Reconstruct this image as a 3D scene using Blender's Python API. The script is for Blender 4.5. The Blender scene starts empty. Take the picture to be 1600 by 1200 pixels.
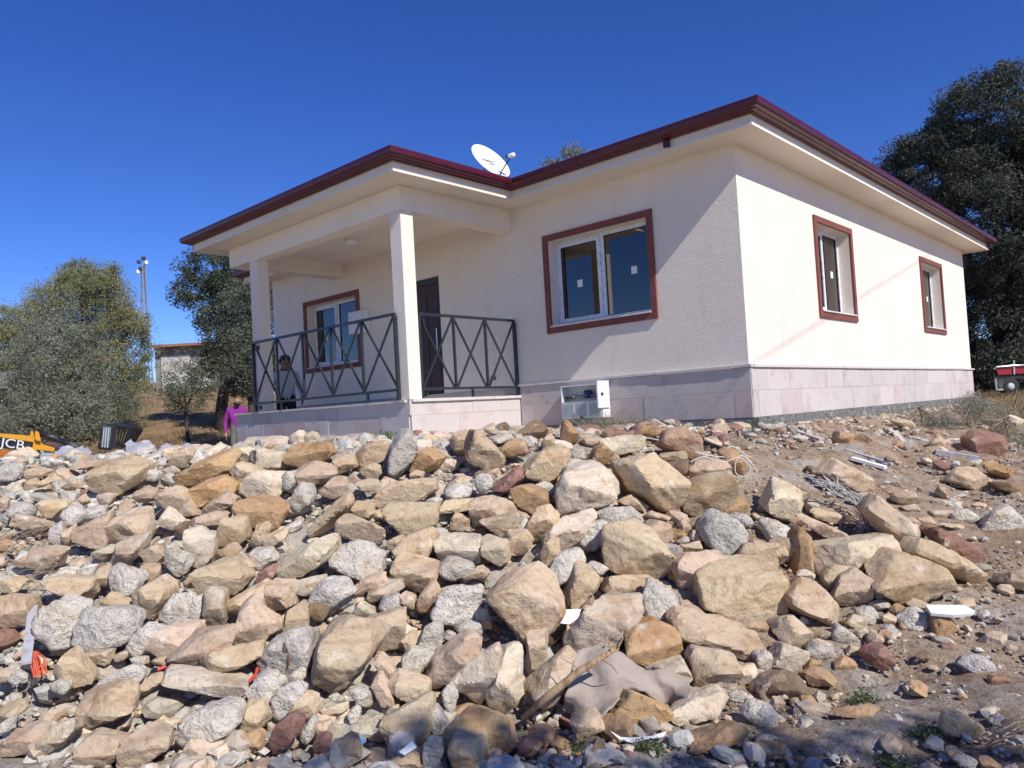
import bpy, bmesh, math, random
import numpy as np
from mathutils import Vector, Matrix
random.seed(7); rng = np.random.default_rng(11)
SC = bpy.context.scene
COL = SC.collection
# ------------------------------------------------------------------ camera, sky, sun, exposure
CAM = np.array([3.954, -8.321, -0.394]); YAW, PITCH, ROLL, FPX = -0.7451, 0.0376, -0.0564, 1194.7
def cam_axes():
    f = np.array([math.sin(YAW)*math.cos(PITCH), math.cos(YAW)*math.cos(PITCH), math.sin(PITCH)])
    r = np.cross(f, [0, 0, 1.0]); r /= np.linalg.norm(r); u = np.cross(r, f)
    c, s = math.cos(ROLL), math.sin(ROLL)
    return f, c*r + s*u, -s*r + c*u
CF, CR, CU = cam_axes()
cd = bpy.data.cameras.new('camera'); cam = bpy.data.objects.new('camera', cd); COL.objects.link(cam)
M = Matrix.Identity(4)
for i in range(3):
    M[i][0], M[i][1], M[i][2], M[i][3] = CR[i], CU[i], -CF[i], CAM[i]
cam.matrix_world = M
cd.sensor_fit = 'HORIZONTAL'; cd.sensor_width = 36.0; cd.lens = 36.0*FPX/1600.0
cd.clip_start = 0.05; cd.clip_end = 3000
SC.camera = cam
SUN = np.array([1.0, -0.17, 0.86]); SUN /= np.linalg.norm(SUN)
w = bpy.data.worlds.new('World'); SC.world = w; w.use_nodes = True
nt = w.node_tree; nt.nodes.clear()
sky = nt.nodes.new('ShaderNodeTexSky'); sky.sky_type = 'NISHITA'; sky.sun_disc = False
sky.sun_elevation = math.asin(SUN[2]); sky.sun_rotation = math.atan2(SUN[0], SUN[1])
sky.altitude = 1500; sky.air_density = 0.85; sky.dust_density = 0.25; sky.ozone_density = 5.0
hs = nt.nodes.new('ShaderNodeHueSaturation'); hs.inputs['Hue'].default_value = 0.519; hs.inputs['Saturation'].default_value = 1.22; hs.inputs['Value'].default_value = 1.18
bg = nt.nodes.new('ShaderNodeBackground'); bg.inputs['Strength'].default_value = 0.1
wo = nt.nodes.new('ShaderNodeOutputWorld')
nt.links.new(sky.outputs[0], hs.inputs['Color']); nt.links.new(hs.outputs[0], bg.inputs['Color']); nt.links.new(bg.outputs[0], wo.inputs[0])
sd = bpy.data.lights.new('sun', 'SUN'); sd.energy = 4.0; sd.angle = math.radians(0.53); sd.color = (1.0, 0.955, 0.88)
so = bpy.data.objects.new('sun', sd); COL.objects.link(so)
so.rotation_euler = Vector(SUN).to_track_quat('Z', 'Y').to_euler(); so.location = (20, -4, 20)
SC.view_settings.view_transform = 'Standard'; SC.view_settings.look = 'None'
SC.view_settings.exposure = 0.38; SC.view_settings.gamma = 1.0; SC.view_settings.use_curve_mapping = False
SC.cycles.max_bounces = 6; SC.cycles.transparent_max_bounces = 12

# ------------------------------------------------------------------ helpers
def tag(o, label=None, cat=None, group=None, kind=None):
    if label: o['label'] = label
    if cat: o['category'] = cat
    if group: o['group'] = group
    if kind: o['kind'] = kind
    return o
def empty(name, loc=(0, 0, 0), label=None, cat=None, group=None, rz=0.0):
    o = bpy.data.objects.new(name, None); COL.objects.link(o); o.location = loc; o.rotation_euler = (0, 0, rz)
    o.empty_display_size = 0.2
    return tag(o, label, cat, group)
def link(name, me, mat=None, parent=None):
    o = bpy.data.objects.new(name, me); COL.objects.link(o)
    if mat is not None and not me.materials: me.materials.append(mat)
    if parent is not None: o.parent = parent
    return o
def mesh_np(name, V, F, smooth=False):
    """V (n,3); F (m,k) all faces with the same number of corners"""
    V = np.asarray(V, np.float32); F = np.asarray(F, np.int32); k = F.shape[1]
    me = bpy.data.meshes.new(name)
    me.vertices.add(len(V)); me.vertices.foreach_set('co', V.ravel())
    me.loops.add(F.size); me.loops.foreach_set('vertex_index', F.ravel())
    me.polygons.add(len(F)); me.polygons.foreach_set('loop_start', np.arange(0, F.size, k, dtype=np.int32))
    me.polygons.foreach_set('loop_total', np.full(len(F), k, np.int32))
    me.polygons.foreach_set('use_smooth', np.full(len(F), smooth))
    me.update(calc_edges=True)
    return me
def set_col(me, name, C):
    a = me.color_attributes.new(name, 'FLOAT_COLOR', 'POINT')
    C = np.concatenate([C, np.ones((len(C), 1))], 1).astype(np.float32)
    a.data.foreach_set('color', C.ravel())
class MB:
    """collects solids into one mesh"""
    def __init__(s): s.V = []; s.F = []
    def add(s, V, F):
        n = len(s.V); s.V += [tuple(v) for v in V]; s.F += [tuple(i+n for i in f) for f in F]; return s
    def box(s, x0, x1, y0, y1, z0, z1):
        if x0 > x1: x0, x1 = x1, x0
        if y0 > y1: y0, y1 = y1, y0
        if z0 > z1: z0, z1 = z1, z0
        return s.add([(x0,y0,z0),(x1,y0,z0),(x1,y1,z0),(x0,y1,z0),(x0,y0,z1),(x1,y0,z1),(x1,y1,z1),(x0,y1,z1)],
                     [(0,3,2,1),(4,5,6,7),(0,1,5,4),(1,2,6,5),(2,3,7,6),(3,0,4,7)])
    def bar(s, a, b, w, h=None, up=(0, 0, 1)):
        h = h or w; a = Vector(a); b = Vector(b); d = (b-a).normalized(); u = Vector(up)
        if abs(d.dot(u)) > 0.98: u = Vector((0, 1, 0))
        x = d.cross(u).normalized(); y = x.cross(d)
        P = [p + x*sx*w/2 + y*sy*h/2 for p in (a, b) for sx, sy in ((-1,-1),(1,-1),(1,1),(-1,1))]
        return s.add(P, [(0,1,2,3),(7,6,5,4),(0,4,5,1),(1,5,6,2),(2,6,7,3),(3,7,4,0)])
    def tube(s, pts, r, n=7, r1=None):
        pts = [Vector(p) for p in pts]; m = len(pts)
        rs = r if hasattr(r, '__len__') else [r + ((r if r1 is None else r1)-r)*i/max(1, m-1) for i in range(m)]
        V = []; F = []; x = None
        for i, p in enumerate(pts):
            d = (pts[min(i+1, m-1)]-pts[max(i-1, 0)]).normalized()
            if x is None:
                x = d.cross(Vector((0, 0, 1)))
                if x.length < 1e-3: x = d.cross(Vector((1, 0, 0)))
            x = (x - d*x.dot(d)).normalized(); y = d.cross(x)
            V += [p + (x*math.cos(2*math.pi*k/n) + y*math.sin(2*math.pi*k/n))*rs[i] for k in range(n)]
        for i in range(m-1):
            for k in range(n):
                F.append((i*n+k, i*n+(k+1) % n, (i+1)*n+(k+1) % n, (i+1)*n+k))
        F.append(tuple(range(n))[::-1]); F.append(tuple((m-1)*n+k for k in range(n)))
        return s.add(V, F)
    def lathe(s, prof, n=24, c=(0, 0, 0), ax=(0, 0, 1)):
        q = Vector((0, 0, 1)).rotation_difference(Vector(ax)); V = []; F = []
        for r, z in prof:
            for k in range(n):
                a = 2*math.pi*k/n; V.append(Vector(c) + q @ Vector((r*math.cos(a), r*math.sin(a), z)))
        for i in range(len(prof)-1):
            for k in range(n): F.append((i*n+k, i*n+(k+1) % n, (i+1)*n+(k+1) % n, (i+1)*n+k))
        F.append(tuple(range(n))[::-1]); F.append(tuple((len(prof)-1)*n+k for k in range(n)))
        return s.add(V, F)
    def prism(s, poly, a, b):
        """poly: list of (2D->3D function already applied) points; extruded from offset a to b (vectors)"""
        n = len(poly); V = [Vector(p)+Vector(a) for p in poly] + [Vector(p)+Vector(b) for p in poly]
        F = [tuple(range(n))[::-1], tuple(range(n, 2*n))] + [(i, (i+1) % n, n+(i+1) % n, n+i) for i in range(n)]
        return s.add(V, F)
    def build(s, name, mat, parent=None, smooth=False, bevel=0.0, origin=None):
        V = s.V
        if origin is not None: V = [(v[0]-origin[0], v[1]-origin[1], v[2]-origin[2]) for v in V]
        me = bpy.data.meshes.new(name); me.from_pydata([tuple(v) for v in V], [], s.F); me.update()
        bm = bmesh.new(); bm.from_mesh(me); bmesh.ops.recalc_face_normals(bm, faces=bm.faces)
        if bevel > 0:
            ed = [e for e in bm.edges if len(e.link_faces) == 2 and e.calc_face_angle(0) > 0.6]
            bmesh.ops.bevel(bm, geom=ed, offset=bevel, segments=2, affect='EDGES', profile=0.6)
        bm.to_mesh(me); bm.free()
        if smooth: me.polygons.foreach_set('use_smooth', [True]*len(me.polygons))
        o = link(name, me, mat, parent)
        if origin is not None: o.location = origin
        return o

# camera-related horizontal frame (only used to lay the terrain and to find places in the world)
FH = np.array([math.sin(YAW), math.cos(YAW)]); RH = np.array([FH[1], -FH[0]])
def uv2xy(u, v): return CAM[0] + RH[0]*u + FH[0]*v, CAM[1] + RH[1]*u + FH[1]*v
def xy2uv(x, y):
    dx, dy = x-CAM[0], y-CAM[1]; return dx*RH[0]+dy*RH[1], dx*FH[0]+dy*FH[1]
def ray(px, py): return CF + CR*((px-800)/FPX) - CU*((py-600)/FPX)
def at(px, py, depth): return CAM + ray(px, py)*depth
def hash3(i, j, k):
    n = (i*73856093) ^ (j*19349663) ^ (k*83492791); n = (n ^ (n >> 13))*1274126177; n = n & 0x7fffffff
    n = ((n >> 15) ^ n)*2246822519 & 0x7fffffff
    return (n & 0xffff)/65535.0
def vnoise(P):
    P = np.asarray(P, float); I = np.floor(P).astype(np.int64); f = P-I; f = f*f*f*(f*(f*6-15)+10); out = 0
    for a in (0, 1):
        for b in (0, 1):
            for c in (0, 1):
                wgt = (f[:, 0] if a else 1-f[:, 0])*(f[:, 1] if b else 1-f[:, 1])*(f[:, 2] if c else 1-f[:, 2])
                out = out + wgt*hash3(I[:, 0]+a, I[:, 1]+b, I[:, 2]+c)
    return out*2-1
def fbm(P, o=4, g=0.5):
    s = 0; a = 1.0; P = np.asarray(P, float)
    for i in range(o): s = s + a*vnoise(P*(2.03**i)+17.3*i); a *= g
    return s
def sstep(a, b, x): t = np.clip((x-a)/(b-a), 0, 1); return t*t*(3-2*t)

# ------------------------------------------------------------------ materials
def mat(name, col=(0.5, 0.5, 0.5), rough=0.8, metal=0.0, spec=0.5, bump=None, var=None, attr=None, objcol=False, coord='Object', transl=0.0):
    """bump: list of (scale, distance, detail); var: list of (scale, colour, lo, hi) noise-masked colours laid over the base"""
    m = bpy.data.materials.new(name); m.use_nodes = True; t = m.node_tree; N = t.nodes; L = t.links
    b = N['Principled BSDF']; b.inputs['Roughness'].default_value = rough; b.inputs['Metallic'].default_value = metal
    b.inputs['Specular IOR Level'].default_value = spec
    tc = N.new('ShaderNodeTexCoord'); vec = tc.outputs[coord]
    if objcol:
        oi = N.new('ShaderNodeObjectInfo'); va = N.new('ShaderNodeVectorMath'); va.operation = 'MULTIPLY_ADD'
        va.inputs[1].default_value = (1, 1, 1); L.new(vec, va.inputs[0])
        cb = N.new('ShaderNodeCombineXYZ'); mu = N.new('ShaderNodeMath'); mu.operation = 'MULTIPLY'; mu.inputs[1].default_value = 57.0
        L.new(oi.outputs['Random'], mu.inputs[0]); [L.new(mu.outputs[0], cb.inputs[i]) for i in range(3)]
        L.new(cb.outputs[0], va.inputs[2]); vec = va.outputs[0]; c = oi.outputs['Color']
    elif attr:
        an = N.new('ShaderNodeAttribute'); an.attribute_name = attr; c = an.outputs['Color']
    else:
        rg = N.new('ShaderNodeRGB'); rg.outputs[0].default_value = (*col, 1); c = rg.outputs[0]
    for (sc, cc, lo, hi) in (var or []):
        n = N.new('ShaderNodeTexNoise'); n.inputs['Detail'].default_value = 6; n.inputs['Roughness'].default_value = 0.62
        if hasattr(sc, '__len__'):
            mp = N.new('ShaderNodeMapping'); mp.inputs['Scale'].default_value = sc; L.new(vec, mp.inputs[0]); L.new(mp.outputs[0], n.inputs['Vector']); n.inputs['Scale'].default_value = 1
        else:
            n.inputs['Scale'].default_value = sc; L.new(vec, n.inputs['Vector'])
        r = N.new('ShaderNodeMapRange'); r.inputs[1].default_value = lo; r.inputs[2].default_value = hi; r.interpolation_type = 'SMOOTHSTEP'
        L.new(n.outputs[0], r.inputs[0])
        mx = N.new('ShaderNodeMix'); mx.data_type = 'RGBA'
        if len(cc) == 4: mx.blend_type = 'MULTIPLY'
        L.new(r.outputs[0], mx.inputs[0]); L.new(c, mx.inputs[6]); mx.inputs[7].default_value = (*cc[:3], 1); c = mx.outputs[2]
    L.new(c, b.inputs['Base Color'])
    nrm = None
    for (sc, dist, det) in (bump or []):
        n = N.new('ShaderNodeTexNoise'); n.inputs['Scale'].default_value = sc; n.inputs['Detail'].default_value = det; n.inputs['Roughness'].default_value = 0.6
        L.new(vec, n.inputs['Vector']); bp = N.new('ShaderNodeBump'); bp.inputs['Distance'].default_value = dist; bp.inputs['Strength'].default_value = 1.0
        L.new(n.outputs[0], bp.inputs['Height'])
        if nrm is not None: L.new(nrm, bp.inputs['Normal'])
        nrm = bp.outputs[0]
    if nrm is not None: L.new(nrm, b.inputs['Normal'])
    if transl > 0:
        tr = N.new('ShaderNodeBsdfTranslucent'); L.new(c, tr.inputs[0]); ms = N.new('ShaderNodeMixShader'); ms.inputs[0].default_value = transl
        L.new(b.outputs[0], ms.inputs[1]); L.new(tr.outputs[0], ms.inputs[2]); L.new(ms.outputs[0], N['Material Output'].inputs[0])
    return m
MT = {}
MT['plaster'] = mat('cream_plaster', (0.82, 0.74, 0.645), 0.9, spec=0.2, bump=[(70, 0.010, 3), (7, 0.006, 2)], var=[((5, 5, 0.8), (0.95, 0.93, 0.90, 1), 0.55, 0.75), (0.9, (0.97, 0.96, 0.95, 1), 0.4, 0.65), (3, (0.965, 0.955, 0.95, 1), 0.5, 0.7)], coord='Object')
MT['smooth_plaster'] = mat('smooth_plaster', (0.83, 0.745, 0.645), 0.88, spec=0.2, bump=[(30, 0.002, 3)], var=[(1.3, (0.95, 0.94, 0.93, 1), 0.4, 0.65)])
MT['fascia'] = mat('fascia_paint', (0.79, 0.72, 0.62), 0.85, spec=0.2, bump=[(25, 0.002, 3)], var=[((1, 1, 9), (0.9, 0.88, 0.86, 1), 0.5, 0.7)])
MT['tile_stone'] = mat('plinth_tile_stone', (0.46, 0.36, 0.34), 0.75, objcol=True, bump=[(60, 0.002, 4)], var=[(3.0, (0.90, 0.84, 0.82, 1), 0.5, 0.68), (5.0, (0.80, 0.62, 0.58, 1), 0.60, 0.75), (40, (0.9, 0.9, 0.9, 1), 0.5, 0.7)])
MT['grout'] = mat('grout', (0.38, 0.34, 0.32), 0.9, bump=[(80, 0.004, 3)])
MT['coping'] = mat('coping_stone', (0.60, 0.56, 0.52), 0.6, bump=[(50, 0.002, 3)], var=[(6, (0.85, 0.83, 0.8, 1), 0.5, 0.7)])
MT['foundation'] = mat('foundation_concrete', (0.30, 0.295, 0.28), 0.95, spec=0.2, bump=[(60, 0.04, 4), (14, 0.06, 3)], var=[(30, (0.5, 0.5, 0.5, 1), 0.48, 0.6), (6, (0.55, 0.52, 0.47), 0.55, 0.7)])
MT['gutter'] = mat('gutter_red', (0.085, 0.006, 0.017), 0.36, spec=0.5, bump=[(4, 0.004, 2)], var=[((3, 3, 20), (0.75, 0.7, 0.7, 1), 0.45, 0.65)])
MT['rooftile'] = mat('roof_red', (0.30, 0.07, 0.05), 0.7)
MT['trim'] = mat('window_trim_red', (0.20, 0.063, 0.052), 0.8, bump=[(60, 0.003, 3)], var=[(8, (0.85, 0.8, 0.8, 1), 0.45, 0.65)])
MT['upvc'] = mat('window_film', (0.74, 0.76, 0.80), 0.45, var=[((60, 60, 25), (0.12, 0.13, 0.22), 0.60, 0.62), (9, (0.9, 0.9, 0.92, 1), 0.4, 0.6)])
MT['upvc_plain'] = mat('window_frame_white', (0.78, 0.78, 0.77), 0.4)
MT['gasket'] = mat('black_rubber', (0.02, 0.02, 0.022), 0.6)
MT['sill'] = mat('sill_marble', (0.70, 0.68, 0.65), 0.5, var=[(9, (0.85, 0.84, 0.83, 1), 0.5, 0.7)])
MT['paper'] = mat('white_paper', (0.80, 0.80, 0.80), 0.7, bump=[(30, 0.002, 2)])
MT['railing'] = mat('railing_green', (0.022, 0.029, 0.033), 0.38, spec=0.5, var=[(14, (0.30, 0.33, 0.33), 0.68, 0.75)])
MT['door'] = mat('door_brown', (0.055, 0.022, 0.018), 0.45, var=[((2, 2, 30), (0.6, 0.6, 0.6, 1), 0.4, 0.6)])
MT['doorframe'] = mat('door_frame_green', (0.022, 0.036, 0.036), 0.4)
MT['whitemetal'] = mat('white_metal', (0.70, 0.71, 0.71), 0.45, var=[(10, (0.85, 0.84, 0.82, 1), 0.5, 0.7)])
MT['greymetal'] = mat('grey_metal', (0.42, 0.45, 0.47), 0.5, var=[(10, (0.8, 0.8, 0.8, 1), 0.5, 0.7)])
MT['chrome'] = mat('chrome', (0.6, 0.6, 0.6), 0.25, 1.0)
MT['brass'] = mat('brass', (0.32, 0.30, 0.27), 0.35, 1.0)
MT['blueplastic'] = mat('blue_plastic', (0.02, 0.05, 0.16), 0.4)
MT['black'] = mat('black_plastic', (0.018, 0.018, 0.02), 0.5, bump=[(20, 0.003, 2)], var=[(6, (0.09, 0.085, 0.08), 0.5, 0.7)])
MT['dishwhite'] = mat('dish_white', (0.80, 0.81, 0.82), 0.4)
MT['print'] = mat('dark_print', (0.14, 0.15, 0.18), 0.6)
MT['sand'] = mat('sandstone', rough=0.92, spec=0.2, objcol=True, bump=[(38, 0.010, 6), (9, 0.020, 5), (150, 0.004, 3)],
    var=[(3.2, (0.44, 0.235, 0.11), 0.60, 0.84), ((3, 3, 22), (0.84, 0.79, 0.74, 1), 0.46, 0.68), (6, (0.66, 0.59, 0.49), 0.56, 0.78), (26, (0.74, 0.70, 0.66, 1), 0.52, 0.68), (2.2, (0.72, 0.62, 0.52, 1), 0.50, 0.72)])
MT['conc'] = mat('old_concrete', rough=0.95, spec=0.2, objcol=True, bump=[(60, 0.020, 6), (18, 0.03, 4)],
    var=[(26, (0.82, 0.80, 0.78, 1), 0.5, 0.62), (70, (0.70, 0.68, 0.65), 0.62, 0.72), (5, (0.88, 0.82, 0.74, 1), 0.5, 0.7), (90, (0.62, 0.61, 0.60, 1), 0.60, 0.68)])
MT['rubble'] = mat('rubble_bits', rough=0.95, spec=0.2, attr='tint', bump=[(60, 0.006, 4)], var=[(30, (0.75, 0.73, 0.7, 1), 0.5, 0.65)])
MT['earth'] = mat('earth', rough=1.0, spec=0.1, attr='tint', bump=[(28, 0.03, 6), (110, 0.012, 4)],
    var=[(2.0, (0.75, 0.7, 0.66, 1), 0.45, 0.65), (14, (0.70, 0.66, 0.62, 1), 0.5, 0.62), (55, (0.62, 0.58, 0.54, 1), 0.55, 0.65), (80, (0.55, 0.52, 0.48), 0.62, 0.70)])
def glass_mat():
    m = bpy.data.materials.new('window_glass'); m.use_nodes = True; t = m.node_tree; N = t.nodes; L = t.links
    N.remove(N['Principled BSDF'])
    g = N.new('ShaderNodeBsdfGlossy'); g.inputs['Roughness'].default_value = 0.015; g.inputs[0].default_value = (0.86, 0.80, 0.74, 1)
    tr = N.new('ShaderNodeBsdfTransparent'); tr.inputs[0].default_value = (0.60, 0.62, 0.64, 1)
    fr = N.new('ShaderNodeFresnel'); fr.inputs[0].default_value = 1.85
    ad = N.new('ShaderNodeMath'); ad.inputs[1].default_value = 0.07; L.new(fr.outputs[0], ad.inputs[0]); ms = N.new('ShaderNodeMixShader'); L.new(ad.outputs[0], ms.inputs[0]); L.new(tr.outputs[0], ms.inputs[1]); L.new(g.outputs[0], ms.inputs[2])
    L.new(ms.outputs[0], N['Material Output'].inputs[0]); return m
MT['glass'] = glass_mat()

# ------------------------------------------------------------------ the ground
def ip(x, xs, ys): return np.interp(x, xs, ys)
def ground(u, v):
    u = np.asarray(u, float); v = np.asarray(v, float)
    toe = ip(u, [-8, -6, -2, 0, 1, 2, 3, 6, 12], [3.3, 3.4, 3.6, 4.0, 4.3, 4.4, 4.3, 4.0, 4.0])
    crest = ip(u, [-8, -6, -3, 0, 1.5, 2.5, 4, 6, 12], [8.6, 8.4, 7.7, 7.2, 7.6, 8.3, 9.3, 10.5, 11])
    zc = ip(u, [-8, -6, -4.5, -2, 0, 1.5, 2.5, 6, 12], [-0.72, -0.70, -0.63, -0.65, -0.68, -0.69, -0.715, -0.80, -0.80])
    z0 = ip(u, [-8, -2, 0, 2, 6], [-2.0, -2.02, -2.04, -2.02, -1.9])
    t = np.clip((v-toe)/(crest-toe), 0, 1); s = 0.45*t*t*(3-2*t) + 0.55*t
    z = z0 + (zc-z0)*s
    beyond = np.clip(v-crest, 0, None)
    a = u/np.maximum(v, 1.0)
    wl = sstep(-0.24, -0.37, a)
    left = np.where(v < 17, -0.95*sstep(0.3, 5.0, beyond), -0.95) + 0.138*np.clip(v-17.5, 0, 34) + 0.02*np.clip(v-51, 0, 200)
    right = 0.10*sstep(1, 6, beyond) + 0.03*np.clip(v-20, 0, 60)
    z = z + (wl*left + (1-wl)*right)*(v > crest)
    return z
def heapmask(u, v):
    return sstep(3.6, 4.4, v)*sstep(0.2, -0.5, u-0.75-(v-4.4)*0.42)*sstep(0.4, -0.4, v-ip(u, [-8, -6, -3, 0, 1.5, 2.5, 4], [8.6, 8.4, 7.7, 7.2, 7.6, 8.3, 9.3]))
def gz(x, y):
    u, v = xy2uv(x, y); return float(ground(u, v))
def hit(px, py, far=80.0):
    d = ray(px, py); ts = np.linspace(2.0, far, 1600); P = CAM[None] + d[None]*ts[:, None]
    u, v = xy2uv(P[:, 0], P[:, 1]); below = P[:, 2] < ground(u, v)
    i = int(np.argmax(below)) if below.any() else len(ts)-1
    a, b = ts[max(i-1, 0)], ts[i]
    for _ in range(18):
        c = (a+b)/2; p = CAM+d*c
        if p[2] < gz(p[0], p[1]): b = c
        else: a = c
    return CAM + d*b, b
def spacing(lo, hi, step, outer, ratio=1.18):
    c = list(np.arange(lo, hi+1e-6, step)); s = step; x = hi
    while x < outer: s *= ratio; x += s; c.append(x)
    s = step; x = lo; pre = []
    while x > -outer: s *= ratio; x -= s; pre.append(x)
    return np.array(pre[::-1]+c)
us = spacing(-7.0, 6.5, 0.045, 700); vs = spacing(2.4, 10.5, 0.045, 700)
vs = vs[vs > -60]
UU, VV = np.meshgrid(us, vs); U1, V1 = UU.ravel(), VV.ravel()
X1, Y1 = uv2xy(U1, V1); Z1 = ground(U1, V1)
near = np.clip(1.5-np.abs(U1)/12, 0, 1)*np.clip(1.6-np.abs(V1-6)/10, 0, 1)
P3 = np.stack([X1, Y1, U1*0], 1)
Z1 = Z1 + near*(0.05*fbm(P3*1.6, 3) + 0.022*fbm(P3*7, 3)) + (1-np.clip(near, 0, 1))*0.12*fbm(P3*0.25, 3)
Z1 = Z1 - 0.13*heapmask(U1, V1)
inside = (X1 > -10.2) & (X1 < -0.1) & (Y1 > 0.1) & (Y1 < 10.6)
Z1 = np.where(inside, np.minimum(Z1, -0.75), Z1)
nu, nv = len(us), len(vs)
ii = (np.arange(nv-1)[:, None]*nu + np.arange(nu-1)[None]).ravel()
gm = mesh_np('ground', np.stack([X1, Y1, Z1], 1), np.stack([ii, ii+1, ii+nu+1, ii+nu], 1), True)
soil = np.array([0.42, 0.32, 0.235]); dust = np.array([0.57, 0.52, 0.44]); dry = np.array([0.34, 0.235, 0.13]); grey = np.array([0.47, 0.44, 0.39])
n1 = fbm(P3*0.7, 4); n2 = fbm(P3*2.7+9, 3)
wr = sstep(-0.6, 1.6, U1 + 0.9*n1)
tint = dust[None]*(1-wr)[:, None] + soil[None]*wr[:, None]
g2 = (sstep(0.1, 0.6, n2)*0.7)[:, None]; tint = tint*(1-g2) + grey[None]*g2
wf = (sstep(9.5, 13, V1)*sstep(-0.2, -0.3, U1/np.maximum(V1, 1)))[:, None]
wf = np.maximum(wf, (sstep(12, 20, V1))[:, None]); tint = tint*(1-wf) + dry[None]*wf*(1+0.25*n2[:, None])
set_col(gm, 'tint', np.clip(tint, 0.02, 0.9))
tag(link('ground', gm, MT['earth']), kind='structure')

# ------------------------------------------------------------------ the house
HS, LEN, WID, XB, XL, DP, PF = 2.6, 10.78, 10.34, -3.56, -8.06, 2.10, -0.155
house = empty('house', (0, 0, 0), 'cream single-storey house with dark red gutter and front porch', 'house')
def wall_sheet(name, org, ax, length, z0, z1, holes, depth, inward, m):
    """a wall face with rectangular openings, their reveals, and an inner face"""
    xs = sorted(set([0, length]+[h[0] for h in holes]+[h[1] for h in holes])); zs = sorted(set([z0, z1]+[h[2] for h in holes]+[h[3] for h in holes]))
    b = MB(); P = lambda s, z, d: (org[0]+ax[0]*s+inward[0]*d, org[1]+ax[1]*s+inward[1]*d, z)
    for i in range(len(xs)-1):
        for j in range(len(zs)-1):
            cx, cz = (xs[i]+xs[i+1])/2, (zs[j]+zs[j+1])/2
            if any(h[0] < cx < h[1] and h[2] < cz < h[3] for h in holes): continue
            for d in (0, depth):
                b.add([P(xs[i], zs[j], d), P(xs[i+1], zs[j], d), P(xs[i+1], zs[j+1], d), P(xs[i], zs[j+1], d)], [(0, 1, 2, 3)])
    for h in holes:
        c = [(h[0], h[2]), (h[1], h[2]), (h[1], h[3]), (h[0], h[3])]
        for k in range(4):
            a, e = c[k], c[(k+1) % 4]
            b.add([P(*a, 0), P(*e, 0), P(*e, depth), P(*a, depth)], [(0, 1, 2, 3)])
    o = b.build(name, m, house); return o
TW = 0.085   # trim width
W1 = (-2.967, -1.152, 0.688, 2.081); W0 = (-9.19, -7.364, 0.60, 2.0); W2 = (2.242, 3.727, 0.676, 2.096); W3 = (7.332, 8.853, 0.676, 2.096)
def inner(wd): return (wd[0]+TW, wd[1]-TW, wd[2]+TW, wd[3]-TW)
DOOR = (-6.21, -5.21, PF+0.005, 1.90)
fh = [inner(W1), inner(W0), DOOR]
wall_sheet('wall', (-WID, 0, 0), (1, 0), WID, -0.2, HS+0.02, [(h[0]+WID, h[1]+WID, h[2], h[3]) for h in fh], 0.27, (0, 1), MT['plaster'])
wall_sheet('wall', (0, 0, 0), (0, 1), LEN, -0.02, HS+0.02, [inner(W2), inner(W3)], 0.27, (-1, 0), MT['plaster'])
MB().box(-WID, -WID+0.25, 0.02, LEN, -1.4, HS+0.02).build('wall', MT['plaster'], house)
MB().box(-WID+0.26, -0.28, LEN-0.25, LEN-0.003, -0.5, HS+0.02).build('wall', MT['plaster'], house)
MB().box(-WID+0.26, -0.28, 0.28, LEN-0.26, -0.3, -0.1).build('inner_floor', MT['coping'], house)
pw = MB(); pw.box(-4.9, -4.8, 0.28, LEN-0.3, -0.09, HS); pw.box(-6.6, -6.5, 0.28, LEN-0.3, -0.09, HS); pw.box(-4.79, -0.28, 4.6, 4.7, -0.09, HS); pw.box(-WID+0.26, -6.61, 4.5, 4.6, -0.09, HS)
pw.build('partition_wall', MT['smooth_plaster'], house)
# eaves slab, roof, gutter
def eave(d): return [(d, LEN+d), (d, -d), (XB+d, -d), (XB+d, -DP-d), (XL-d, -DP-d), (XL-d, -d), (-WID-d, -d), (-WID-d, LEN+d)]
def sweep(prof):
    b = MB(); n = 8; m = len(prof); V = []
    for d, z in prof: V += [(x, y, z) for x, y in eave(d)]
    F = [(i*n+k, i*n+(k+1) % n, ((i+1) % m)*n+(k+1) % n, ((i+1) % m)*n+k) for i in range(m) for k in range(n)]
    return b.add(V, F)
sl = MB(); n8 = 8
slab = eave(0.41); sl.add([(x, y, HS) for x, y in slab]+[(x, y, HS+0.13) for x, y in slab], [tuple(range(8)), tuple(range(15, 7, -1))]+[(k, (k+1) % 8, 8+(k+1) % 8, 8+k) for k in range(8)])
sl.build('eaves_slab', MT['fascia'], house)
dl = MB()
dl = sweep([(0.414, HS-0.012), (0.424, HS-0.012), (0.424, HS+0.018), (0.414, HS+0.018)])
dl.build('eaves_drip_edge', MT['fascia'], house)
gut = sweep([(0.412, 2.712), (0.45, 2.702), (0.462, 2.716), (0.50, 2.722), (0.508, 2.734), (0.548, 2.738), (0.568, 2.756), (0.574, 2.79), (0.574, 2.828), (0.556, 2.828), (0.548, 2.80), (0.43, 2.79), (0.412, 2.79)])
gut.build('gutter', MT['gutter'], house)
def gutter_joint(cx, cy, ax):
    pf_ = [(0.449, 2.699), (0.463, 2.713), (0.501, 2.719), (0.509, 2.731), (0.550, 2.735), (0.571, 2.754), (0.577, 2.79), (0.577, 2.8285), (0.573, 2.8285)]
    b = MB(); V = []; n = len(pf_)
    for t in (-0.035, 0.035): V += [((cx+t, cy-d, z) if ax == 'x' else (cx+d, cy+t, z)) for d, z in pf_]
    b.add(V, [(i, i+1, n+i+1, n+i) for i in range(n-1)]); b.build('gutter_joint', MT['gutter'], house)
for gx_ in (-1.9,): gutter_joint(gx_, 0, 'x')
for gy_ in (2.6, 5.6, 8.6): gutter_joint(0, gy_, 'y')
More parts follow.
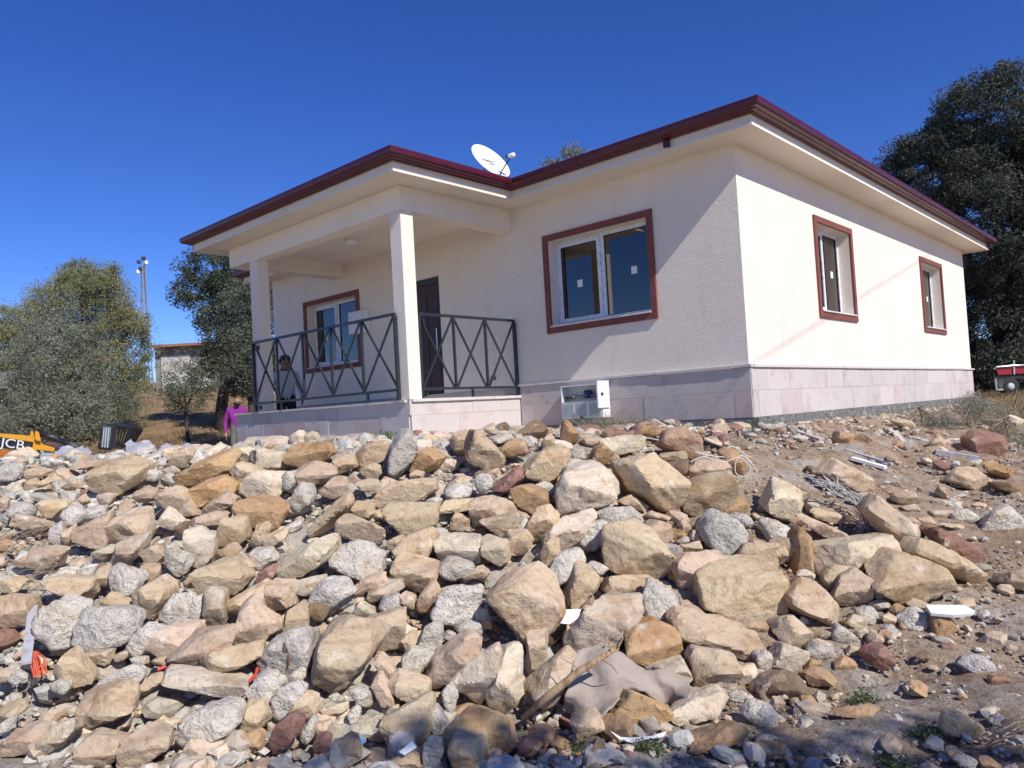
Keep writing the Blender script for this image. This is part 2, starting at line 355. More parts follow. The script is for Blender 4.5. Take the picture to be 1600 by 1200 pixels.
for gx_ in (-4.6, -6.9): gutter_joint(gx_, -DP, 'x')
for (gx, gy) in ((-0.62, -0.47),):
    MB().box(gx-0.03, gx+0.03, gy-0.01, gy+0.05, 2.62, 2.70).build('gutter_outlet', MT['gutter'], house)
MB().box(0.43, 0.49, LEN+0.30, LEN+0.36, 2.61, 2.70).build('gutter_outlet', MT['gutter'], house)
rf = MB(); e0 = 0.50; zr = 2.80; half = (LEN+2*e0)/2; rise = 0.22*min(half, (WID+2*e0)/2)
xm = (-WID)/2; yr = LEN/2; hx = (WID+2*e0)/2
A = [(e0, -e0, zr), (e0, LEN+e0, zr), (-WID-e0, LEN+e0, zr), (-WID-e0, -e0, zr), (xm, -e0+hx, zr+rise), (xm, LEN+e0-hx, zr+rise)]
rf.add(A, [(0, 1, 5, 4), (1, 2, 5), (2, 3, 4, 5), (3, 0, 4)])
px0, px1 = XL-e0, XB+e0; pm = (px0+px1)/2; pr = 0.22*(px1-px0)/2
rf.add([(px1, -DP-e0, zr+.004), (px0, -DP-e0, zr+.004), (pm, -DP-e0+(px1-px0)/2, zr+pr), (pm, 2.6, zr+pr), (px1, 0.0, zr+.004), (px0, 0.0, zr+.004)], [(0, 1, 2), (0, 2, 3, 4), (1, 5, 3, 2)])
rf.build('roof', MT['rooftile'], house)
# porch: beams, columns, ceiling, floor
bd = 0.318; bw = 0.25
bm_ = MB(); bm_.box(XL, XB, -DP, -DP+bw, HS-bd, HS-0.002); bm_.build('porch_beam', MT['smooth_plaster'], house, bevel=0.006)
MB().box(XB-bw, XB, -DP+bw, -0.001, HS-bd, HS-0.002).build('porch_beam', MT['smooth_plaster'], house)
MB().box(XL, XL+bw, -DP+bw, -0.001, HS-bd, HS-0.002).build('porch_beam', MT['smooth_plaster'], house)
MB().box(XL+bw, XB-bw, -DP+bw, -0.001, HS-0.07, HS-0.003).build('porch_ceiling', MT['smooth_plaster'], house)
for x0 in (-7.41, XB-0.225):
    MB().box(x0, x0+0.225, -DP+0.003, -DP+0.21, PF, HS-bd).build('porch_column', MT['plaster'], house, bevel=0.006)
MB().box(XL+0.02, XB-0.02, -DP+0.02, -0.002, -1.5, PF-0.03).build('porch_base', MT['grout'], house)
MB().box(XL+0.01, XB-0.01, -DP+0.01, -0.003, PF-0.029, PF).build('porch_floor', MT['coping'], house)
# plinth with tiles
pl = MB(); pl.box(-WID, 0.006, -0.006, 0.1, -1.3, -0.021); pl.box(-0.1, 0.0061, 0.1, LEN, -1.3, -0.021)
plinth = pl.build('plinth', MT['grout'], house)
def tiles(p0, ax, nrm, length, rows, z_top, pitch, stag):
    z = z_top
    for r, hgt in enumerate(rows):
        s = -stag[r % 2]*pitch
        while s < length-0.02:
            a, e = max(s, 0), min(s+pitch, length)
            if e-a > 0.04:
                g = 0.0012; th = 0.018+random.uniform(-0.002, 0.003); b = MB()
                q = lambda t, d: (p0[0]+ax[0]*t+nrm[0]*d, p0[1]+ax[1]*t+nrm[1]*d)
                c = [q(a+g, 0.002), q(e-g, 0.002), q(e-g, th), q(a+g, th)]
                zz0, zz1 = z-hgt+g, z-g
                b.add([(*k, zz0) for k in c]+[(*k, zz1) for k in c], [(0,3,2,1),(4,5,6,7),(0,1,5,4),(1,2,6,5),(2,3,7,6),(3,0,4,7)])
                o = b.build('tile', MT['tile_stone'], plinth)
                k = random.uniform(0.92, 1.06); red = random.choice([0, 0, 0, 0, 0.05, 0.10]) if r else 0.0
                o.color = ((0.555+0.1*red)*k, (0.50-red*0.6)*k, (0.475-red*0.6)*k, 1)
            s += pitch
        z -= hgt
tiles((XB+0.02, -0.006), (1, 0), (0, -1), -XB-0.02+0.022, [0.27, 0.31], -0.022, 0.62, (0.15, 0.6))
tiles((0.006, 0.0), (0, 1), (1, 0), LEN, [0.27, 0.32, 0.3], -0.022, 0.62, (0.3, 0.75))
tiles((XL, -DP+0.02), (1, 0), (0, -1), XB-XL+0.0, [0.17, 0.32, 0.32, 0.32], PF-0.03, 0.60, (0.1, 0.55))
tiles((XB-0.02, -DP+0.02), (0, 1), (1, 0), DP-0.03, [0.17, 0.32, 0.32], PF-0.03, 0.56, (0.05, 0.5))
def coping(p0, ax, nrm, length, z0, z1, out, piece):
    s = 0
    while s < length-0.05:
        L_ = min(piece*random.uniform(0.8, 1.2), length-s)
        if length-s-L_ < 0.2: L_ = length-s
        j = random.uniform(0, 0.005); b = MB(); q = lambda t, d: (p0[0]+ax[0]*t+nrm[0]*d, p0[1]+ax[1]*t+nrm[1]*d)
        c = [q(s+0.001, -0.03), q(s+L_-0.001, -0.03), q(s+L_-0.001, out+j), q(s+0.001, out+j)]
        b.add([(*k, z0-j) for k in c]+[(*k, z1-j) for k in c], [(0,3,2,1),(4,5,6,7),(0,1,5,4),(1,2,6,5),(2,3,7,6),(3,0,4,7)])
        b.build('coping_slab', MT['coping'], plinth)
        s += L_
coping((XB+0.0, -0.0), (1, 0), (0, -1), -XB+0.045, -0.019, 0.012, 0.045, 1.1)
coping((0.0, 0.032), (0, 1), (1, 0), LEN+0.03, -0.020, 0.011, 0.050, 1.0)
coping((XL-0.02, -DP+0.0), (1, 0), (0, -1), XB-XL-0.04, PF-0.026, PF+0.004, 0.03, 1.2)
coping((XB-0.0, -DP+0.032), (0, 1), (1, 0), DP-0.04, PF-0.026, PF+0.012, 0.028, 1.0)
# rough concrete strip at the foot of the wall
fb = MB(); fb.box(0.03, 0.13, -0.12, LEN+0.1, -1.4, -0.60); fb.box(-1.9, 0.029, -0.14, -0.03, -1.4, -0.625); fb.box(XB+0.05, -1.901, -0.10, -0.03, -1.5, -0.64)
fo = fb.build('foundation', MT['foundation'], house)
# windows
def window(name_w, wd, plane, sash):
    """plane 'F': front wall (x along, y depth); 'R': right wall (y along, x depth)"""
    def P(s, d, z): return (s, d, z) if plane == 'F' else (-d, s, z)
    def bx(b, s0, s1, d0, d1, z0, z1):
        a, c = P(s0, d0, z0), P(s1, d1, z1); b.box(a[0], c[0], a[1], c[1], a[2], c[2])
    i = inner(wd); fd = 0.17; fw = 0.055
    b = MB(); bx(b, i[0], i[0]+fw, fd, fd+0.06, i[2]+0.02, i[3]); bx(b, i[1]-fw, i[1], fd, fd+0.06, i[2]+0.02, i[3])
    bx(b, i[0]+fw, i[1]-fw, fd, fd+0.06, i[2]+0.02, i[2]+0.02+fw); bx(b, i[0]+fw, i[1]-fw, fd, fd+0.06, i[3]-fw, i[3])
    mid = (i[0]+i[1])/2 - (0.02 if plane == 'F' else 0); bx(b, mid-0.035, mid+0.035, fd, fd+0.06, i[2]+0.02+fw, i[3]-fw)
    win = b.build('window', MT['upvc'], house)
    t = MB()
    for k in range(1):
        bx(t, wd[0], wd[0]+TW, -0.028, 0.004, wd[2], wd[3]); bx(t, wd[1]-TW, wd[1], -0.028, 0.004, wd[2], wd[3])
        bx(t, wd[0]+TW, wd[1]-TW, -0.0275, 0.004, wd[2], wd[2]+TW); bx(t, wd[0]+TW, wd[1]-TW, -0.0275, 0.004, wd[3]-TW, wd[3])
    t.build('trim', MT['trim'], win)
    s = MB(); bx(s, i[0]+0.002, i[1]-0.002, -0.045, fd, i[2]+0.0, i[2]+0.019); s.build('sill', MT['sill'], win)
    zb, zt = i[2]+0.02+fw, i[3]-fw
    if plane == 'F': sh, fx = (i[0]+fw-0.012, mid-0.024), (mid+0.035, i[1]-fw)
    else: sh, fx = (i[0]+fw-0.012, mid-0.024), (mid+0.035, i[1]-fw)
    w_ = 0.052; s = MB(); d0, d1 = fd-0.018, fd+0.035
    bx(s, sh[0], sh[0]+w_, d0, d1, zb-0.012, zt+0.012); bx(s, sh[1]-w_, sh[1], d0, d1, zb-0.012, zt+0.012)
    bx(s, sh[0]+w_, sh[1]-w_, d0, d1, zb-0.012, zb-0.012+w_); bx(s, sh[0]+w_, sh[1]-w_, d0, d1, zt+0.012-w_, zt+0.012)
    s.build('sash', MT['upvc'], win)
    g = MB(); q = w_; k = 0.010
    for (a, c, zz0, zz1, dd) in ((sh[0]+w_, sh[1]-w_, zb-0.012+w_, zt+0.012-w_, fd-0.004), (fx[0], fx[1], zb, zt, fd+0.012)):
        bx(g, a, a+k, dd, dd+0.02, zz0, zz1); bx(g, c-k, c, dd, dd+0.02, zz0, zz1); bx(g, a+k, c-k, dd, dd+0.02, zz0, zz0+k); bx(g, a+k, c-k, dd, dd+0.02, zz1-k, zz1)
        p = MB(); bx(p, a+k, c-k, dd+0.010, dd+0.016, zz0+k, zz1-k); p.build('pane', MT['glass'], win)
        cs = a+(c-a)*(0.48 if dd < fd else 0.60); cz = zz0+(zz1-zz0)*(0.46 if dd < fd else 0.50)
        st = MB(); bx(st, cs-0.045, cs+0.045, dd+0.0065, dd+0.0085, cz-0.05, cz+0.05); st.build('sticker', MT['paper'], win)
    g.build('gasket', MT['gasket'], win)
    return win
for wd, pl_ in ((W1, 'F'), (W0, 'F'), (W2, 'R'), (W3, 'R')): window('window', wd, pl_, True)
# white uPVC profile leaning inside the big window
MB().bar((-1.86, 0.33, 0.72), (-1.88, 0.33, 1.68), 0.13, 0.05, (1, 0, 0)).build('curtain_panel', MT['upvc_plain'], house)
# door
db = MB(); x0, x1, z0, z1 = DOOR
db.box(x0, x0+0.09, 0.05, 0.14, z0, z1); db.box(x1-0.09, x1, 0.05, 0.14, z0, z1); db.box(x0+0.09, x1-0.09, 0.05, 0.14, z1-0.09, z1)
door = db.build('door', MT['doorframe'], house)
lf = MB(); lf.box(x0+0.09, x1-0.09, 0.075, 0.125, z0, z1-0.09); leaf = lf.build('door_leaf', MT['door'], door)
for k in range(3):
    c = x0+0.22+k*0.28; MB().box(c-0.10, c+0.10, 0.066, 0.0745, z0+0.15, z1-0.25).build('door_panel', MT['door'], door, bevel=0.003)
dh = MB(); dh.tube([(x1-0.15, 0.03, 0.72), (x1-0.15, 0.03, 1.05)], 0.011); dh.bar((x1-0.15, 0.03, 0.74), (x1-0.15, 0.075, 0.74), 0.014); dh.bar((x1-0.15, 0.03, 1.03), (x1-0.15, 0.075, 1.03), 0.014)
dh.build('door_handle', MT['chrome'], door)

# ------------------------------------------------------------------ things fixed to the house
def railing(label, p0, p1, bays):
    p0, p1 = Vector(p0), Vector(p1); r = empty('balcony_railing', p0, label, 'railing', 'porch railings')
    d = p1-p0; n = Vector((-d.y, d.x, 0)).normalized(); top, bot, foot = 0.955, -0.02, PF+0.006
    pt = lambda t, z, o=0: (d.x*t+n.x*o, d.y*t+n.y*o, z)
    def B(a, b, w, h, nm): MB().bar(a, b, w, h).build(nm, MT['railing'], r)
    B(pt(0, top), pt(1, top), 0.036, 0.036, 'top_rail'); B(pt(0.0, bot), pt(1.0, bot), 0.038, 0.034, 'bottom_rail')
    for k in range(bays+1):
        t = k/bays
        if k in (0, bays): B(pt(t, foot), pt(t, top-0.021), 0.042, 0.042, 'post')
        else: B(pt(t, bot+0.018), pt(t, top-0.021), 0.030, 0.030, 'baluster')
    e = 0.022/d.length
    for k in range(bays):
        t0, t1 = k/bays+e, (k+1)/bays-e
        B(pt(t0, bot+0.02, -0.008), pt(t1, top-0.022, -0.008), 0.020, 0.025, 'brace'); B(pt(t0, top-0.022, 0.0145), pt(t1, bot+0.02, 0.0145), 0.020, 0.025, 'brace')
    for t in ((0.22, 0.82) if bays == 5 else (0.5,)): B(pt(t, foot), pt(t, bot-0.018), 0.03, 0.03, 'foot')
    for z in (top-0.09, bot-0.07): MB().bar(pt(0.03, z), pt(0.045, z), 0.05, 0.06).build('bracket', MT['railing'], r)
    return r
railing('dark green porch railing with five crossed bays facing the rubble', (-7.36, -DP-0.028, 0), (-3.735, -DP-0.028, 0), 5)
railing('short dark green porch railing with three crossed bays beside the door', (XB-0.03, -1.86, 0), (XB-0.03, -0.03, 0), 3)
lm = empty('ceiling_lamp', (-6.10, -1.03, HS-0.07), 'round white lamp on the porch ceiling', 'lamp')
MB().lathe([(0.11, -0.03), (0.112, 0.0)], 24).build('base', MT['whitemetal'], lm, True); MB().lathe([(0.05, -0.085), (0.085, -0.075), (0.103, -0.045), (0.104, -0.031)], 24).build('shade', MT['dishwhite'], lm, True)
bx_ = empty('fuse_box', (-7.30, 0, 1.38), 'white metal fuse box on the wall beside the porch window', 'fuse box')
MB().box(-0.22, 0.22, -0.15, -0.002, -0.20, 0.20).build('case', MT['whitemetal'], bx_, bevel=0.006); MB().box(-0.205, 0.205, -0.163, -0.152, -0.185, 0.185).build('cover', MT['whitemetal'], bx_, bevel=0.004)
MB().box(0.15, 0.18, -0.172, -0.164, -0.03, 0.03).build('lock', MT['greymetal'], bx_)
tp = empty('wall_tap', (-4.07, 0, 0.14), 'small brass tap on the wall behind the short railing', 'tap')
MB().lathe([(0.035, 0), (0.034, 0.008)], 14, (0, -0.001, 0), (0, -1, 0)).build('flange', MT['brass'], tp); MB().tube([(0, -0.005, 0), (0, -0.09, 0), (0, -0.11, -0.02), (0, -0.11, -0.05)], 0.014).build('spout', MT['brass'], tp); MB().bar((-0.035, -0.07, 0.035), (0.035, -0.07, 0.035), 0.012, 0.01).bar((0, -0.07, 0), (0, -0.07, 0.035), 0.01).build('handle', MT['brass'], tp)
# meter box on the plinth
mbx = empty('meter_box', (-2.30, -0.03, -0.295), 'grey open-topped water meter box on the plinth beside the weeds', 'meter box')
W_, H_, D_ = 0.345, 0.225, 0.17
b = MB(); b.box(-W_, W_, -0.012, 0, -H_, H_); b.box(-W_, -W_+0.018, -D_, -0.012, -H_, H_); b.box(W_-0.018, W_, -D_, -0.012, -H_, H_); b.box(-W_+0.018, W_-0.018, -D_, -0.012, H_-0.018, H_); b.box(-W_+0.018, W_-0.018, -D_, -0.012, -H_, -H_+0.018)
b.build('case', MT['whitemetal'], mbx)
f_ = MB(); f_.box(-W_+0.02, W_-0.02, -D_-0.006, -D_+0.004, -H_+0.005, -0.015); f_.build('lower_cover', MT['whitemetal'], mbx)
for k in range(3):
    c = -0.215+k*0.215; MB().box(c-0.085, c+0.085, -D_-0.010, -D_-0.0065, -H_+0.03, -0.03).build('cover_panel', MT['greymetal'], mbx, bevel=0.002)
MB().box(-W_+0.02, W_-0.02, -D_-0.008, -D_+0.004, -0.012, 0.0).build('cover_rim', MT['whitemetal'], mbx)
pp = MB(); pp.tube([(-W_+0.02, -0.09, 0.06), (W_-0.02, -0.09, 0.07)], 0.02); pp.tube([(-W_-0.06, -0.09, 0.055), (-W_, -0.09, 0.06)], 0.026); pp.build('pipe', MT['brass'], mbx, True)
MB().lathe([(0.055, -0.05), (0.06, 0.0), (0.058, 0.05), (0.04, 0.06)], 16, (0.06, -0.09, 0.09)).build('water_meter', MT['blueplastic'], mbx, True)
MB().lathe([(0.03, -0.02), (0.03, 0.03)], 12, (-0.17, -0.09, 0.075)).build('valve', MT['chrome'], mbx, True)
MB().box(W_+0.002, W_+0.022, -D_-0.12, -0.03, -0.10, H_+0.03).build('open_door', MT['whitemetal'], mbx)
MB().lathe([(0.022, 0), (0.02, 0.012)], 12, (W_+0.022, -D_-0.03, 0.08), (1, 0, 0)).build('lock', MT['black'], mbx)
MB().box(-0.012, 0.018, -D_-0.03, -D_-0.011, -H_-0.02, -H_+0.03).build('latch', MT['black'], mbx)
# satellite dish on the porch roof
dc = Vector(at(767, 251, 10.75)); nv_ = (Vector(CR)*0.57 + Vector(CU)*0.60 - Vector(CF)*0.56).normalized()
dish = empty('satellite_dish', (dc.x, dc.y, 2.95), 'white satellite dish with feed arm above the porch gutter', 'satellite dish')
lc = dc - Vector(dish.location); R_ = 0.315
prof = [(0.001, -0.055)] + [(R_*k/10, -0.055+0.055*(k/10)**2) for k in range(1, 11)] + [(R_+0.008, 0.004), (R_+0.008, -0.006), (R_, -0.009)] + [(R_*k/10, -0.064+0.055*(k/10)**2) for k in range(9, 0, -1)] + [(0.001, -0.066)]
MB().lathe(prof, 40, lc, nv_).build('reflector', MT['dishwhite'], dish, True)
q_ = Vector((0, 0, 1)).rotation_difference(nv_)
dwn = -(Vector((0, 0, 1)) - nv_*nv_.z).normalized(); foot_ = lc + dwn*R_*0.93
lnb = Vector(at(799, 243, 10.60)) - Vector(dish.location)
foot_ = Vector(at(779, 276, 10.68)) - Vector(dish.location)
MB().tube([foot_ - nv_*0.03, lnb*0.96+foot_*0.04], 0.009).build('feed_arm', MT['black'], dish)
MB().lathe([(0.03, -0.05), (0.034, -0.02), (0.028, 0.03), (0.02, 0.05)], 14, lnb, (lc-lnb).normalized()).build('receiver', MT['dishwhite'], dish, True)
MB().lathe([(0.02, 0), (0.026, 0.035)], 12, lnb+(lc-lnb).normalized()*0.045, (lc-lnb).normalized()).build('receiver_cap', MT['black'], dish, True)
MB().tube([lc-nv_*0.06, lc-nv_*0.16, (lc.x-nv_.x*0.16, lc.y-nv_.y*0.16, -0.25)], 0.02).build('mast', MT['greymetal'], dish)
def text_mesh(s, size, ext=0.001):
    cu = bpy.data.curves.new('text', 'FONT'); cu.body = s; cu.size = size; cu.extrude = ext; cu.align_x = 'CENTER'; cu.align_y = 'CENTER'
    o = bpy.data.objects.new('text', cu); COL.objects.link(o); me = bpy.data.meshes.new_from_object(o.evaluated_get(bpy.context.evaluated_depsgraph_get()))
    bpy.data.objects.remove(o); return me
side = Vector((0, 0, 1)).cross(nv_).normalized(); up_ = nv_.cross(side)
RM = Matrix((side, up_, nv_)).transposed().to_4x4()
tm = text_mesh('hi-level', 0.105); to = link('lettering', tm, MT['print'], dish); to.matrix_local = Matrix.Translation(lc + up_*0.06 - nv_*0.045) @ RM
MB().box(-0.03, 0.11, -0.006, 0.006, 0, 0.002).build('print_line', MT['print'], dish).matrix_local = Matrix.Translation(lc + up_*0.0 + side*0.04 - nv_*0.047) @ RM

